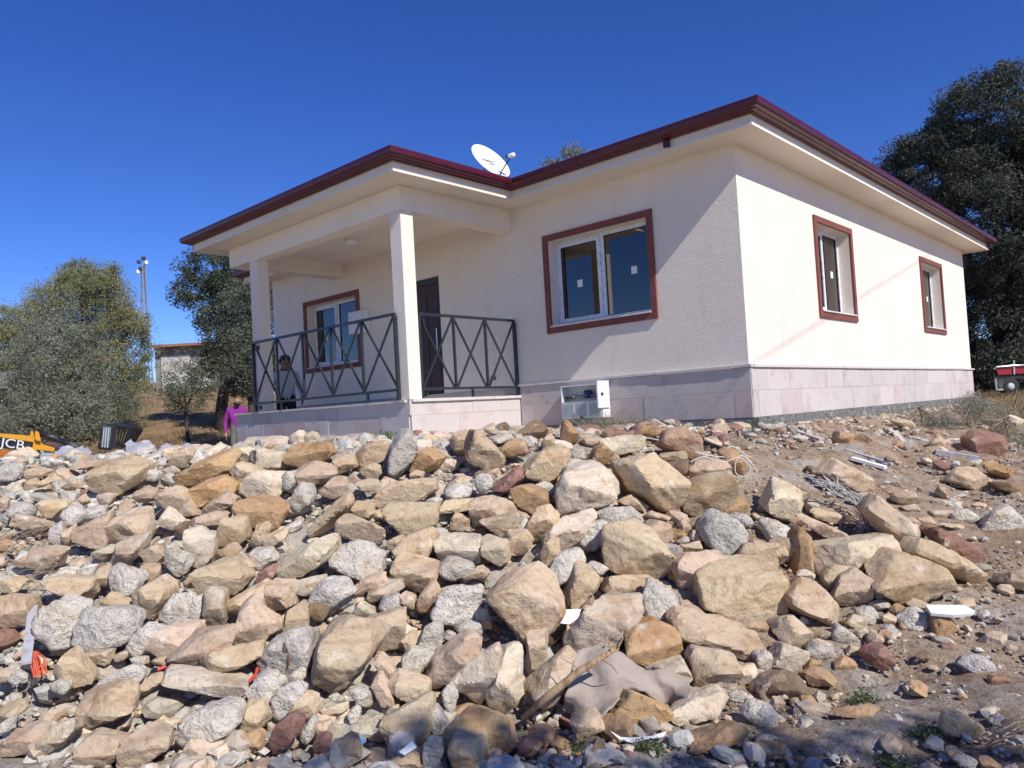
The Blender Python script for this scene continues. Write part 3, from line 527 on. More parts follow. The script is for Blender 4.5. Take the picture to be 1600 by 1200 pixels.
# ------------------------------------------------------------------ the rubble heap: outlines of the single rocks (kind, then outline points)
STONES = """
s 143,747 147,730 189,722 223,730 218,747 210,757 181,769 150,764
o 287,744 310,723 354,707 368,716 360,734 310,757 289,761
o 290,773 310,757 347,747 368,757 365,770 310,791 294,786
s 255,770 278,758 291,765 289,783 305,804 289,806 260,786
o 368,786 389,779 425,785 444,799 436,818 410,821 375,807
s 358,736 381,722 410,736 404,749 373,760
p 378,757 394,741 425,736 446,747 441,768 394,773 378,768
p 365,705 389,699 410,710 410,731 389,726 368,718
p 294,828 315,824 335,839 333,867 318,883 299,873
s 294,815 339,799 357,807 352,818 310,824 294,821
s 320,791 354,768 370,778 365,791 333,803 319,799
s 344,823 362,808 381,810 386,841 368,854 339,849
s 116,828 147,812 173,799 171,828 168,849 152,857 121,846
s 168,825 184,807 228,799 231,823 226,844 189,848 168,846
p 175,878 189,846 226,836 223,854 213,870 189,883
p 146,865 181,850 181,862 163,875 147,871
s 66,909 87,902 142,905 144,923 126,938 87,925
s 0,933 45,933 49,946 47,975 24,978 0,970
s 147,907 158,886 171,881 172,915 147,917
c 172,888 184,883 218,894 222,912 194,923 179,933 173,917
s 207,928 247,904 264,920 265,933 247,962 218,946
s 160,938 171,928 205,941 202,951 168,950
s 318,896 328,882 365,881 383,899 378,917 362,925 320,923
s 319,923 333,919 353,923 352,975 336,978 318,970
s 354,944 389,920 410,912 415,925 420,957 378,959
s 368,976 375,953 391,939 410,955 420,984 410,1004 375,1004
c 259,862 276,856 294,867 297,886 278,899 259,883
s 218,862 244,852 260,867 249,881 231,878
s 222,883 249,886 249,899 234,912 223,902
c 391,862 420,858 431,875 410,883 394,878
s 331,870 360,849 373,862 352,878 333,879
c 79,828 97,815 102,849 89,854 79,844
s 98,831 116,820 116,844 105,852
s 70,781 105,781 108,791 84,810 71,794
c 95,804 113,786 131,802 126,818 105,820
s 29,818 34,804 71,814 74,823 53,828
s 39,752 55,747 60,755 47,765 39,762
p 56,760 71,747 84,752 63,762
s 34,739 53,731 76,736 71,744 39,749
c 0,728 32,726 34,739 24,749 0,751
s 113,731 123,718 158,720 155,728 126,734
s 257,731 278,705 291,699 302,707 291,726 263,735
s 294,699 318,695 331,699 302,711
c 221,739 231,732 248,739 244,751 226,749
c 255,736 270,728 281,736 270,741
s 214,770 226,761 244,768 242,778 221,786
p 152,773 168,770 179,776 171,789 158,786
s 119,783 129,773 137,783 129,791
c 16,791 34,786 50,794 47,807 24,810
s 0,778 13,781 11,794 0,794
s 45,862 79,857 102,860 92,883 68,891 45,886
s 21,878 45,867 53,881 34,888
c 123,891 147,886 147,899 131,903
s 0,907 24,902 37,912 26,925 0,923
c 131,797 163,793 163,807 134,810
s 291,907 315,899 319,920 291,919
r 402,902 420,886 431,896 412,915 404,909
s 364,878 381,870 399,883 394,896 375,894
p 249,810 260,795 284,815 273,828 252,820
s 242,776 255,770 255,789 244,791
d 274,823 291,815 291,831 278,836
c 96,768 121,770 118,786 100,783
s 394,841 410,818 420,825 410,852 389,854
p 5,718 34,699 53,713 47,719
p 384,687 416,682 450,682 445,702 395,703
p 389,706 416,703 442,706 443,732 408,735 392,724
o 458,706 466,693 505,691 516,706 508,719 479,729 463,727
p 453,685 466,672 476,679 474,694 460,695
p 475,679 487,674 495,677 498,690 476,693
s 464,735 495,721 523,729 526,742 489,759 468,750
c 439,745 458,737 466,753 453,770 439,763
c 453,787 467,756 484,758 489,779 468,798 455,792
s 519,719 550,708 558,727 531,740 521,732
s 552,714 568,698 602,690 610,703 602,716 560,729
g 610,706 623,682 636,677 647,687 644,719 631,737 615,745 606,735
s 563,735 584,723 594,727 594,742 571,746
o 640,735 652,708 670,700 689,716 681,729 657,740
s 644,737 652,735 663,738 660,749 644,749
s 655,690 665,678 684,682 684,693 663,698
s 702,690 715,674 736,677 733,700 712,708
s 726,708 739,672 754,679 786,711 781,727 754,731 731,719
s 756,669 773,662 775,677 762,682
d 775,666 791,660 802,674 789,679
c 765,685 794,677 802,687 775,695
o 783,700 804,685 820,690 825,708 794,715
c 743,750 752,738 768,745 770,758 754,770 744,763
r 768,766 789,745 812,729 817,745 794,769
s 586,779 607,758 649,749 676,753 680,766 663,777 631,787 600,790
s 598,798 610,787 636,790 676,787 684,798 681,819 644,836 626,833 607,813
s 529,819 544,803 594,824 597,837 584,849 547,842 531,832
s 484,824 510,798 542,777 547,790 526,813 489,840
s 543,795 555,786 584,788 584,803 558,808
s 497,769 516,750 542,748 542,766 513,777
s 558,753 584,748 597,756 589,771 568,766
p 433,884 476,853 521,834 526,850 516,871 487,889 453,910 437,900
c 523,863 542,850 573,847 600,863 594,892 563,900 531,887
p 453,913 487,903 508,900 505,918 484,931 458,924
r 403,897 426,882 434,892 416,913 403,910
s 611,895 621,871 663,887 678,889 682,903 660,921 628,908
s 621,866 642,837 670,826 678,845 668,871 652,884 631,876
p 678,847 689,837 749,840 750,874 718,875 684,868
c 670,834 684,826 699,832 697,840 676,850
s 687,798 697,782 737,779 736,798 691,804
s 705,819 712,800 733,811 731,829 702,826
s 736,808 741,779 768,775 799,787 807,800 752,816 741,824
s 752,813 802,800 810,811 802,832 781,840 762,826
c 806,821 820,808 831,824 815,832
p 752,847 773,842 791,847 794,876 778,884 754,871
s 789,850 796,834 820,832 831,850 820,863 794,863
c 686,887 702,874 739,882 736,892 702,903 689,897
s 551,918 571,903 602,895 600,910 568,926 552,927
s 576,926 592,913 626,904 631,918 605,931 579,937
s 605,847 623,837 631,842 613,863
s 412,840 434,832 450,824 447,840 426,854 413,850
s 400,821 416,816 420,829 405,847 400,850
c 400,863 416,858 426,871 411,889 400,889
s 697,758 720,745 726,753 705,763
c 694,769 715,756 736,763 731,777 699,779
s 723,903 749,884 765,895 757,903
d 812,679 826,661 845,660 855,677 839,693 818,690
o 876,674 881,661 889,658 905,682 900,691 879,694
r 902,669 937,666 939,679 931,683 905,682
s 846,693 858,677 866,687 863,698 850,702
s 820,732 847,706 874,695 891,708 887,724 850,753 829,748
o 800,766 821,758 853,769 858,790 834,805 808,787
p 871,769 887,733 944,732 958,745 965,774 947,787 910,800 876,808
s 967,729 1000,714 1026,712 1052,737 1068,758 1052,798 1031,800 981,766
s 1063,769 1084,748 1133,741 1149,774 1144,792 1089,804 1065,787
o 1118,805 1154,777 1166,787 1162,803 1136,808
s 1073,735 1089,721 1128,719 1133,737 1097,749 1073,746
o 1126,708 1141,703 1160,711 1170,732 1162,745 1133,737
q 1031,693 1044,672 1070,668 1089,682 1091,703 1073,719 1044,700
o 990,679 1010,664 1023,666 1031,679 1007,685
p 939,690 958,683 1007,683 1005,700 968,708 942,703
o 913,731 931,700 942,694 955,706 950,721 926,732
s 952,716 960,708 968,716 963,724
s 1031,711 1070,704 1076,717 1052,721 1034,719
d 1044,727 1076,721 1073,737 1057,745
c 976,669 986,666 992,677 984,681
s 824,824 839,795 855,790 874,811 855,840 837,847
p 856,832 876,813 923,795 931,808 902,840 874,851
c 905,837 921,819 947,817 947,834 926,858 910,850
c 931,803 950,795 984,794 1005,813 979,821 944,816
c 926,787 942,783 958,790 944,798 929,796
s 963,784 986,773 1015,792 1010,801 984,790
s 944,847 947,824 973,819 1031,845 1049,874 1026,903 989,895 947,874
s 1010,821 1023,813 1049,821 1052,842 1036,850 1018,840
s 1005,808 1018,799 1047,808 1042,813
g 1099,829 1112,811 1144,811 1165,832 1162,858 1139,867 1107,850
g 1144,808 1162,803 1178,819 1162,826
s 1051,876 1065,866 1107,863 1136,876 1133,889 1089,921 1055,905
s 1148,882 1165,850 1210,850 1212,884 1189,892 1152,889
s 1094,897 1102,892 1215,892 1220,924 1215,952 1128,960 1097,950
c 1191,821 1210,813 1231,824 1225,842 1202,845
s 1175,803 1194,803 1194,815 1181,811
s 845,863 858,845 874,847 876,868 860,884 847,889
c 855,900 876,868 905,861 916,874 902,900 868,918
s 887,924 900,892 921,889 938,905 931,924 905,950 889,942
c 913,884 931,879 950,889 937,900
s 800,840 816,832 832,845 824,861 800,866
s 944,924 952,903 984,900 1026,908 1007,926 971,931
c 804,900 816,879 834,895 829,903
s 1207,853 1223,845 1231,866 1217,884
o 968,721 984,712 994,719 971,727
c 834,761 853,753 866,763 858,779 839,766
o 800,690 816,687 824,703 805,714
c 892,706 910,702 916,716 897,724
r 800,732 813,727 818,745 805,761
s 1078,821 1099,805 1108,803 1107,821 1091,828
s 1057,819 1070,811 1080,824 1070,832
s 1063,853 1091,845 1089,863 1065,863
c 811,813 824,808 821,826 811,829
p 1192,790 1209,758 1233,756 1255,779 1236,816 1214,808
s 1282,740 1309,721 1364,748 1364,766 1338,769 1303,753
r 1277,745 1296,742 1305,761 1280,758
s 1352,798 1374,775 1440,832 1432,850 1408,866 1380,837
s 1332,774 1351,769 1361,782 1351,795
s 1243,808 1254,804 1317,832 1319,847 1306,850 1285,829
s 1268,800 1277,798 1314,804 1319,816 1311,819 1275,808
p 1259,790 1264,775 1285,795 1264,803
p 1268,876 1272,854 1338,847 1387,838 1402,850 1401,871 1348,887 1277,899
o 1242,840 1251,824 1267,845 1265,897 1251,900 1240,892
s 1209,850 1227,841 1244,850 1233,871 1217,882
s 1180,850 1201,850 1213,863 1212,889 1180,884
s 1361,895 1406,868 1432,871 1477,892 1486,913 1437,926 1424,937 1390,913
s 1418,863 1437,841 1490,863 1532,889 1527,910 1500,908 1443,879
r 1448,829 1458,824 1495,837 1540,866 1529,883 1482,858 1453,842
c 1192,824 1201,815 1238,829 1233,842 1201,845
s 1285,900 1306,884 1327,887 1327,903 1301,924 1290,916
s 1303,929 1314,900 1338,889 1361,908 1359,926 1345,942 1311,939
c 1361,918 1377,912 1394,924 1387,942 1369,939
s 1393,777 1401,769 1424,769 1429,784 1414,792 1398,784
s 1464,771 1469,758 1482,777 1474,784
s 1481,750 1495,737 1529,735 1550,753 1540,763 1503,761
d 1550,756 1555,753 1590,758 1587,774 1555,763
o 1532,724 1553,721 1584,737 1584,753 1548,740
r 1515,687 1529,677 1561,679 1571,693 1558,708 1545,715 1519,703
p 1558,664 1574,651 1605,666 1611,677 1569,677
o 1305,687 1311,674 1335,679 1332,696 1309,699
o 1334,687 1348,678 1361,687 1353,698 1335,700
s 1395,658 1416,656 1432,664 1416,672
c 1532,829 1548,805 1576,792 1595,808 1597,824 1569,837 1548,837
c 1486,803 1506,795 1524,811 1506,819 1487,813
c 1479,787 1495,784 1503,795 1485,798
s 1565,910 1574,895 1605,887 1613,918 1590,921
s 1432,811 1456,808 1458,821 1437,824
s 1469,819 1506,821 1500,829
s 1408,792 1429,788 1440,798 1416,803
s 1456,798 1485,798 1485,813 1458,811
s 1296,795 1306,783 1315,792 1309,800
s 1448,695 1466,682 1479,690 1464,703
c 62,968 87,942 121,953 129,971 123,1005 87,1010 66,987
c 123,1000 129,968 142,953 194,954 218,976 207,1000 163,1010
c 206,1016 218,987 226,979 255,989 236,1013 223,1026
c 202,1029 226,1026 230,1037 213,1039
s 234,1016 260,979 302,979 305,992 278,1016 252,1023
s 274,1013 310,989 349,983 364,995 357,1010 294,1038 284,1034
s 308,1042 315,1029 389,1005 408,1005 407,1026 368,1047 315,1060
p 255,1063 265,1051 315,1065 368,1063 383,1068 368,1094 315,1081 265,1071
s 87,1047 105,1021 121,1026 147,1055 144,1065 121,1068 89,1058
s 131,1021 171,1016 172,1034 137,1035
s 175,1026 202,1013 200,1026 184,1034
c 156,1073 168,1060 205,1039 226,1052 215,1068 181,1076
s 123,1100 147,1084 184,1075 210,1089 207,1110 137,1139 129,1128
s 0,1165 16,1149 53,1138 71,1144 53,1173 16,1178 0,1178
s 53,1178 79,1139 113,1123 121,1139 100,1163 63,1186
s 121,1189 131,1157 147,1147 197,1157 192,1181 168,1194
s 194,1163 226,1136 263,1152 263,1168 231,1189 192,1184
c 284,1149 305,1123 315,1107 365,1107 373,1131 341,1152 315,1163
s 378,1126 386,1102 410,1098 417,1115 407,1139 386,1144
o 373,1152 394,1145 410,1155 404,1173 381,1170
c 385,1081 407,1058 431,1058 436,1084 420,1097
s 0,1047 21,1050 16,1063 0,1068
s 0,1110 29,1102 34,1113 16,1126 0,1123
c 16,1058 29,1047 42,1058 26,1068
c 79,1068 92,1063 110,1071 105,1081 84,1081
s 210,1084 231,1058 252,1052 252,1068 226,1086
s 239,1031 257,1026 263,1039 244,1042
c 247,966 265,934 286,928 299,947 294,971 276,976
c 294,963 302,937 315,929 319,960 310,974
c 16,1123 0,1131 0,1144 18,1139
s 144,1142 171,1134 173,1144 152,1149
c 268,1191 281,1181 297,1189 294,1199 273,1199
c 305,1197 315,1186 331,1189 328,1199
s 173,1139 202,1118 207,1118 200,1136 179,1144
s 489,1047 495,1013 510,987 542,968 581,974 589,1010 563,1047 523,1080 505,1071
s 573,968 634,951 628,1002 594,1013 581,1005
c 481,942 505,911 547,913 555,924 537,934 513,953
d 479,950 495,942 513,953 505,971 489,966
s 443,976 447,958 468,942 481,958 481,981 453,984
s 405,934 418,913 453,916 458,945 432,951 408,945
c 407,1021 424,1005 453,987 487,984 487,1031 450,1050 416,1052
c 400,1063 416,1055 439,1068 426,1094 400,1097
c 429,1107 439,1079 460,1068 474,1081 460,1107 439,1123
s 460,1102 476,1084 492,1089 495,1110 476,1119
r 421,1160 439,1131 458,1113 477,1126 463,1152 429,1178
r 491,1157 508,1147 519,1152 510,1176 492,1173
s 497,1189 542,1149 558,1152 563,1184 537,1199 505,1197
c 678,958 686,934 715,918 749,924 747,963 728,971 694,966
s 652,942 663,921 676,914 685,926 676,950 657,955
s 624,934 631,925 649,932 647,953 631,947
c 592,950 600,934 623,929 623,947 600,955
p 548,963 563,939 586,953 581,966 568,971
s 760,939 781,918 820,905 852,916 878,942 873,976 846,1000 820,1002 789,971
s 744,966 747,953 762,953 768,981 749,979
c 652,1008 665,981 681,971 691,987 684,1016 673,1022
c 691,997 699,987 710,989 710,1002
c 712,984 726,975 749,976 752,992 728,995
s 665,1058 678,1029 733,989 752,1000 747,1021 689,1071 670,1073
p 711,1060 760,1016 775,1009 783,1018 762,1068 749,1096 715,1068
p 757,1079 789,1016 810,1008 817,1016 810,1047 817,1084 794,1113 768,1110
s 626,1002 639,989 653,992 649,1010 634,1016
c 628,1031 639,1021 673,1027 665,1042 642,1063 631,1058
s 607,1068 623,1058 668,1071 668,1089 636,1094 615,1081
s 584,1031 594,1025 610,1037 623,1058 610,1071 594,1050
s 585,1063 594,1058 610,1079 617,1100 594,1100 585,1084
s 597,1136 610,1118 655,1094 670,1097 674,1136 636,1157 607,1163
s 597,1123 610,1105 623,1101 623,1110 605,1121
c 673,1107 689,1110 705,1136 702,1147 681,1144
c 691,1081 705,1065 715,1081 710,1107 697,1107
o 708,1131 723,1115 760,1114 794,1128 802,1160 789,1178 749,1152 712,1149
s 699,1173 712,1149 754,1152 757,1191 726,1199 705,1194
c 663,1178 673,1152 691,1155 693,1189 678,1202 665,1197
s 610,1191 636,1173 657,1178 663,1199 615,1201
c 544,1079 558,1073 579,1079 579,1102 558,1100
c 470,1144 487,1121 493,1136 487,1155 471,1155
c 544,1115 555,1105 563,1110 560,1126 550,1131
s 493,1131 516,1128 513,1147 497,1148
c 439,1063 476,1039 479,1058 453,1071
p 502,1107 542,1097 542,1110 505,1114
o 400,1165 408,1149 411,1173 400,1176
s 384,979 405,947 437,971 437,984 405,1001 395,997
c 513,1089 526,1084 539,1092 531,1096
p 523,974 542,963 546,967 529,979
p 888,992 926,955 942,934 1000,933 1001,960 968,968 963,1002 931,1021 889,1018
c 1005,953 1010,916 1023,913 1052,934 1068,966 1052,976 1013,968
o 979,989 989,979 1026,972 1055,984 1066,1023 1052,1037 1010,1039 989,1031
c 980,968 997,960 1015,974 1010,987 994,984
p 1009,1047 1023,1039 1065,1029 1078,1047 1076,1063 1036,1063
s 1055,976 1068,967 1186,1000 1181,1029 1149,1018 1063,995
s 1080,1026 1089,1013 1141,1023 1144,1047 1110,1081 1084,1081
p 1107,1071 1141,1044 1152,1063 1141,1081 1115,1081
s 824,1026 826,987 853,983 855,1016 845,1042 826,1039
s 825,1081 853,1042 884,1016 897,1031 879,1079 847,1102
o 952,1123 986,1081 1018,1094 1047,1110 1036,1126 1000,1136 968,1139
p 1049,1110 1089,1089 1126,1081 1141,1097 1115,1118 1063,1128
s 892,1128 913,1121 937,1121 944,1139 908,1156
o 1076,1155 1102,1144 1149,1131 1170,1144 1160,1157 1102,1170
d 1181,1079 1196,1058 1220,1050 1225,1084 1194,1089
c 1139,1084 1152,1079 1168,1086 1160,1097 1141,1093
d 916,1181 934,1152 958,1181 931,1184
r 808,1168 818,1159 835,1163 829,1180 813,1178
o 860,1165 876,1153 892,1160 881,1173
c 1162,1118 1175,1102 1210,1110 1215,1134 1189,1136
s 1141,979 1168,966 1194,971 1202,987 1186,997
o 1186,1165 1217,1165 1220,1178 1199,1181
p 1147,1044 1178,1037 1183,1055 1154,1071
s 1073,945 1097,953 1105,971 1078,968
c 1178,1026 1191,1019 1204,1037 1194,1052
p 1002,1128 1023,1121 1028,1136 1010,1147
s 1222,934 1246,905 1277,913 1311,947 1311,968 1293,981 1259,963 1227,947
s 1208,987 1219,966 1238,963 1267,995 1259,1013 1230,1002
p 1201,1037 1222,1005 1256,1018 1251,1031 1233,1047
c 1180,1031 1193,1019 1206,1023 1198,1047 1191,1055
c 1259,1016 1275,1002 1303,1013 1303,1023 1272,1029
o 1303,1037 1319,1026 1338,1037 1335,1046 1306,1047
o 1256,1042 1267,1029 1280,1034 1275,1047
r 1353,1023 1364,1013 1380,1009 1393,1031 1390,1042 1377,1048 1361,1039
d 1180,1084 1196,1063 1233,1058 1261,1071 1259,1084 1219,1086
c 1301,989 1311,975 1338,997 1322,1005 1303,1002
p 1322,974 1335,959 1353,971 1353,984 1335,984
p 1335,987 1353,981 1359,992 1343,996
c 1338,955 1359,949 1370,960 1364,974 1345,968
o 1390,950 1401,943 1416,950 1411,958 1393,959
s 1415,942 1427,935 1445,945 1440,955 1422,953
c 1408,971 1427,956 1448,958 1454,971 1437,981 1411,981
o 1456,976 1458,960 1474,956 1498,981 1482,991 1458,987
c 1380,984 1390,976 1403,989 1398,1001 1385,1001
s 1361,1000 1369,991 1380,995 1374,1010 1361,1008
c 1506,1044 1521,1031 1545,1031 1555,1047 1532,1055
r 1545,1065 1553,1056 1574,1060 1582,1071 1563,1073
s 1473,1134 1477,1115 1503,1115 1524,1136 1521,1155 1492,1149 1474,1144
s 1578,1089 1590,1084 1603,1092 1595,1097
c 1180,1118 1196,1103 1212,1118 1214,1134 1198,1138 1185,1131
s 1479,1173 1495,1170 1506,1184 1490,1189
o 1532,1189 1548,1184 1566,1199 1534,1202
c 1495,1191 1519,1184 1529,1194 1511,1202
s 1206,1105 1209,1092 1225,1094 1219,1107
c 1180,1157 1188,1149 1214,1152 1206,1163
o 1185,1173 1214,1168 1227,1178 1206,1184
s 1322,1021 1330,1008 1345,1013 1343,1023
s 1495,945 1500,939 1524,938 1521,949
d 1432,1026 1450,1018 1456,1026 1440,1034
r 1469,1008 1487,1005 1490,1016 1477,1018
s 1377,963 1390,959 1403,966 1395,976 1380,971
o 1303,1118 1364,1105 1385,1121 1338,1123
s 1248,1102 1298,1105 1293,1115 1259,1113
"""
def ico(level):
    bm = bmesh.new(); bmesh.ops.create_icosphere(bm, subdivisions=level, radius=1.0); bm.verts.index_update()
    V = np.array([v.co[:] for v in bm.verts]); F = np.array([[v.index for v in f.verts] for f in bm.faces]); bm.free(); return V, F
ICO = {k: ico(k) for k in (1, 2, 3, 4, 5)}
def hull2(pts):
    pts = sorted(map(tuple, pts)); 
    def half(ps):
        h = []
        for p in ps:
            while len(h) > 1 and (h[-1][0]-h[-2][0])*(p[1]-h[-2][1])-(h[-1][1]-h[-2][1])*(p[0]-h[-2][0]) <= 0: h.pop()
            h.append(p)
        return h
    a, b = half(pts), half(pts[::-1]); return a[:-1]+b[:-1]
def rock_shape(poly2, T, level, kind, r):
    """poly2: outline (m) in the rock's own x/y; T half thickness. Facetted solid: smooth intersection of planes + noise"""
    H = hull2(poly2); N = []; D = []
    for i in range(len(H)):
        a, b = np.array(H[i]), np.array(H[(i+1) % len(H)]); e = b-a; n = np.array([e[1], -e[0]])/np.linalg.norm(e); d = float(n@a)
        if d < 0.004: continue
        ph = r.uniform(-0.35, 0.30); N.append([n[0]*math.cos(ph), n[1]*math.cos(ph), math.sin(ph)]); D.append(d*math.cos(ph)*1.0)
    P = np.array(H); w, h = np.ptp(P[:, 0]), np.ptp(P[:, 1]); ex = np.array([w/2, h/2, T])
    def plane(n, f):
        n = np.array(n, float); n /= np.linalg.norm(n); N.append(n); D.append(f*float(np.abs(n*ex).sum()))
    if kind in 'cg':
        for k in range(4): plane([r.uniform(-.7, .7), r.uniform(-.4, .9), 1.0], r.uniform(0.52, 0.78))
    else:   # a broad bedding face tipped up to the light and a rougher broken face below it, as in quarried blocks
        tx = r.uniform(-.45, .45); plane([tx, r.uniform(0.35, 1.3), 0.8], r.uniform(0.50, 0.68))
        plane([tx*0.4+r.uniform(-.3, .3), r.uniform(-0.75, -0.1), 1.0], r.uniform(0.55, 0.75))
        if r.random() < 0.7: plane([r.choice([-1, 1])*r.uniform(0.5, 1.2), r.uniform(-.3, .4), 0.9], r.uniform(0.55, 0.8))
    for k in range(3 if kind in 'cg' else int(r.integers(0, 3))):
        plane([r.uniform(-1, 1), r.uniform(-1, 1), r.uniform(-.4, 1)], r.uniform(0.82, 1.05))
    N.append([0, r.uniform(-.3, .3), -1.0]); D.append(T)
    N = np.array(N); D = np.array(D)
    V0, F = ICO[level]; dr = V0*ex; dr = dr/np.linalg.norm(dr, axis=1)[:, None]
    p = r.choice([14, 20, 28]) if kind in 'cg' else r.choice([22, 30, 40])
    q = np.clip(dr@N.T/D[None], 0, None); rad = 1.0/np.power((q**p).sum(1), 1.0/p)
    V = dr*rad[:, None]; sz = math.sqrt(w*h); off = r.uniform(0, 100, 3)
    if kind in 'cg':
        disp = 0.060*fbm(V/sz*2.8+off, 4) + 0.030*np.abs(fbm(V/sz*9+off, 3)) + 0.012*fbm(V/sz*22+off, 2)
    else:
        ax = r.normal(size=3); ax /= np.linalg.norm(ax); st = V@ax
        disp = r.uniform(0.010, 0.026)*fbm(V/sz*1.8+off, 3) + 0.016*fbm(V/sz*7+off, 3) + 0.010*fbm(np.stack([st/sz*16, V[:, 0]/sz*2, V[:, 1]/sz*2], 1)+off, 2)
        ch = fbm(V/sz*3.1+off+40, 2); disp = disp - 0.05*np.clip(ch-0.45, 0, 1)
    return dr*(rad+disp*sz)[:, None], F
RGB = dict(s=(0.545, 0.42, 0.305), p=(0.62, 0.52, 0.41), o=(0.46, 0.30, 0.175), r=(0.31, 0.175, 0.14), d=(0.25, 0.175, 0.12), q=(0.48, 0.32, 0.21), c=(0.63, 0.585, 0.515), g=(0.52, 0.50, 0.45))
CN = dict(s='tan', p='pale cream', o='orange-brown', r='reddish', d='dark brown', q='red-stained tan', c='grey-white', g='pebbly grey')
LAND = [('the porch corner', 646, 690), ('the grey meter box', 910, 650), ('the corner of the house', 1177, 652), ('the folded grey blanket', 985, 1070), ('the bare branch', 860, 1085),
    ('the silver metal strip', 48, 985), ('the yellow loader', 40, 700), ('the black crate', 190, 682), ('the curved red hose', 392, 1060), ('the short red hose', 260, 1041), ('the white foam strip', 1485, 955),
    ('the tangle of grey wires', 1330, 790), ('the pale cable loops', 1150, 715), ('the white board', 1355, 720), ('the grey slab', 1495, 712), ('the bright green weed', 605, 686),
    ('the dry shrub', 1500, 640), ('the white paper sheet', 1000, 1152), ('the red plastic scrap', 357, 948), ('the heap of dry twigs', 40, 845), ('the man in purple', 368, 645), ('the blue scrap', 562, 1152), ('the white plastic sheet', 130, 708), ('the small paper scrap', 890, 968)]
recs = []
def poly_area(p): return 0.5*abs(sum(p[i][0]*p[(i+1) % len(p)][1]-p[(i+1) % len(p)][0]*p[i][1] for i in range(len(p))))
for ln in STONES.strip().splitlines():
    a = ln.split(); recs.append((a[0], [tuple(map(int, q.split(','))) for q in a[1:]]))
rocks = []
for idx, (kd, poly) in enumerate(recs):
    r = np.random.default_rng(100+idx); P = np.array(poly, float); c = (P.min(0)+P.max(0))/2; ar = poly_area(poly)
    hp, dep = hit(c[0], c[1]+0.36*np.ptp(P[:, 1]))
    if dep > 9.0: dep = 9.0
    ctr = CAM + ray(c[0], c[1])*dep; sc = dep/FPX
    p2 = (P-c)*np.array([1, -1])*sc
    mn = math.sqrt(ar)*sc; T = mn*r.uniform(0.46, 0.66)
    lvl = 5 if ar > 4200 else (4 if ar > 900 else 3)
    V, F = rock_shape(p2*1.08, T, lvl, kd, r)
    Wd = V[:, :1]*CR[None] + V[:, 1:2]*CU[None] - V[:, 2:3]*CF[None]
    me = mesh_np('rock', Wd, F, True)
    if kd not in 'cg': me.set_sharp_from_angle(angle=math.radians(20))
    conc = kd in 'cg'
    o = link('concrete_chunk' if conc else 'sandstone_rock', me, MT['conc' if conc else 'sand']); o.location = ctr + CF*T*0.15
    b = np.array(RGB[kd])*r.uniform(0.86, 1.13); b = b*np.array([1, r.uniform(0.985, 1.03), r.uniform(0.90, 1.02)]); b = np.array(RGB[kd])*r.uniform(0.88, 1.10)*np.array([1, r.uniform(0.97, 1.0), r.uniform(0.93, 1.0)]) if conc else b; o.color = (*b, 1)
    # describe it
    ev = np.linalg.eigvalsh(np.cov(P.T)); asp = math.sqrt(ev[1]/max(ev[0], 1e-6)); tall = np.ptp(P[:, 1]) > 1.35*np.ptp(P[:, 0])
    size = 'huge' if ar > 7500 else 'large' if ar > 3600 else 'medium' if ar > 1300 else 'small' if ar > 450 else 'tiny'
    shp = ('long slab' if asp > 2.3 else 'upright slab' if tall else 'oblong block' if asp > 1.55 else 'lump')
    best = min(LAND, key=lambda l: (l[1]-c[0])**2+(l[2]-c[1])**2); dx, dy = c[0]-best[1], c[1]-best[2]; dist = math.hypot(dx, dy)
    ang = math.degrees(math.atan2(-dy, dx)) % 360
    dirn = ['right of', 'up-right of', 'above', 'up-left of', 'left of', 'down-left of', 'below', 'down-right of'][int((ang+22.5)//45) % 8]
    rocks.append(dict(o=o, key=(size, CN[kd], 'concrete' if conc else 'sandstone', shp, dirn, best[0]), dist=dist, cat='concrete chunk' if conc else 'rock', c=c, ar=ar, T=T, dep=dep))
from collections import defaultdict
gk = defaultdict(list)
for q in rocks: gk[q['key']].append(q)
ORD = ['closest to it', 'second closest', 'third closest', 'fourth closest', 'fifth closest', 'sixth closest']
for k, L_ in gk.items():
    L_.sort(key=lambda q: q['dist'])
    for i, q in enumerate(L_):
        t = '%s %s %s %s %s %s' % k
        if len(L_) > 1: t = '%s %s %s %s, %s, %s %s' % (*k[:4], ORD[i], *k[4:]) if False else t + ', ' + ORD[i]
        tag(q['o'], t, q['cat'], 'concrete chunks in the rubble heap' if q['cat'][0] == 'c' else 'sandstone rocks in the rubble heap')
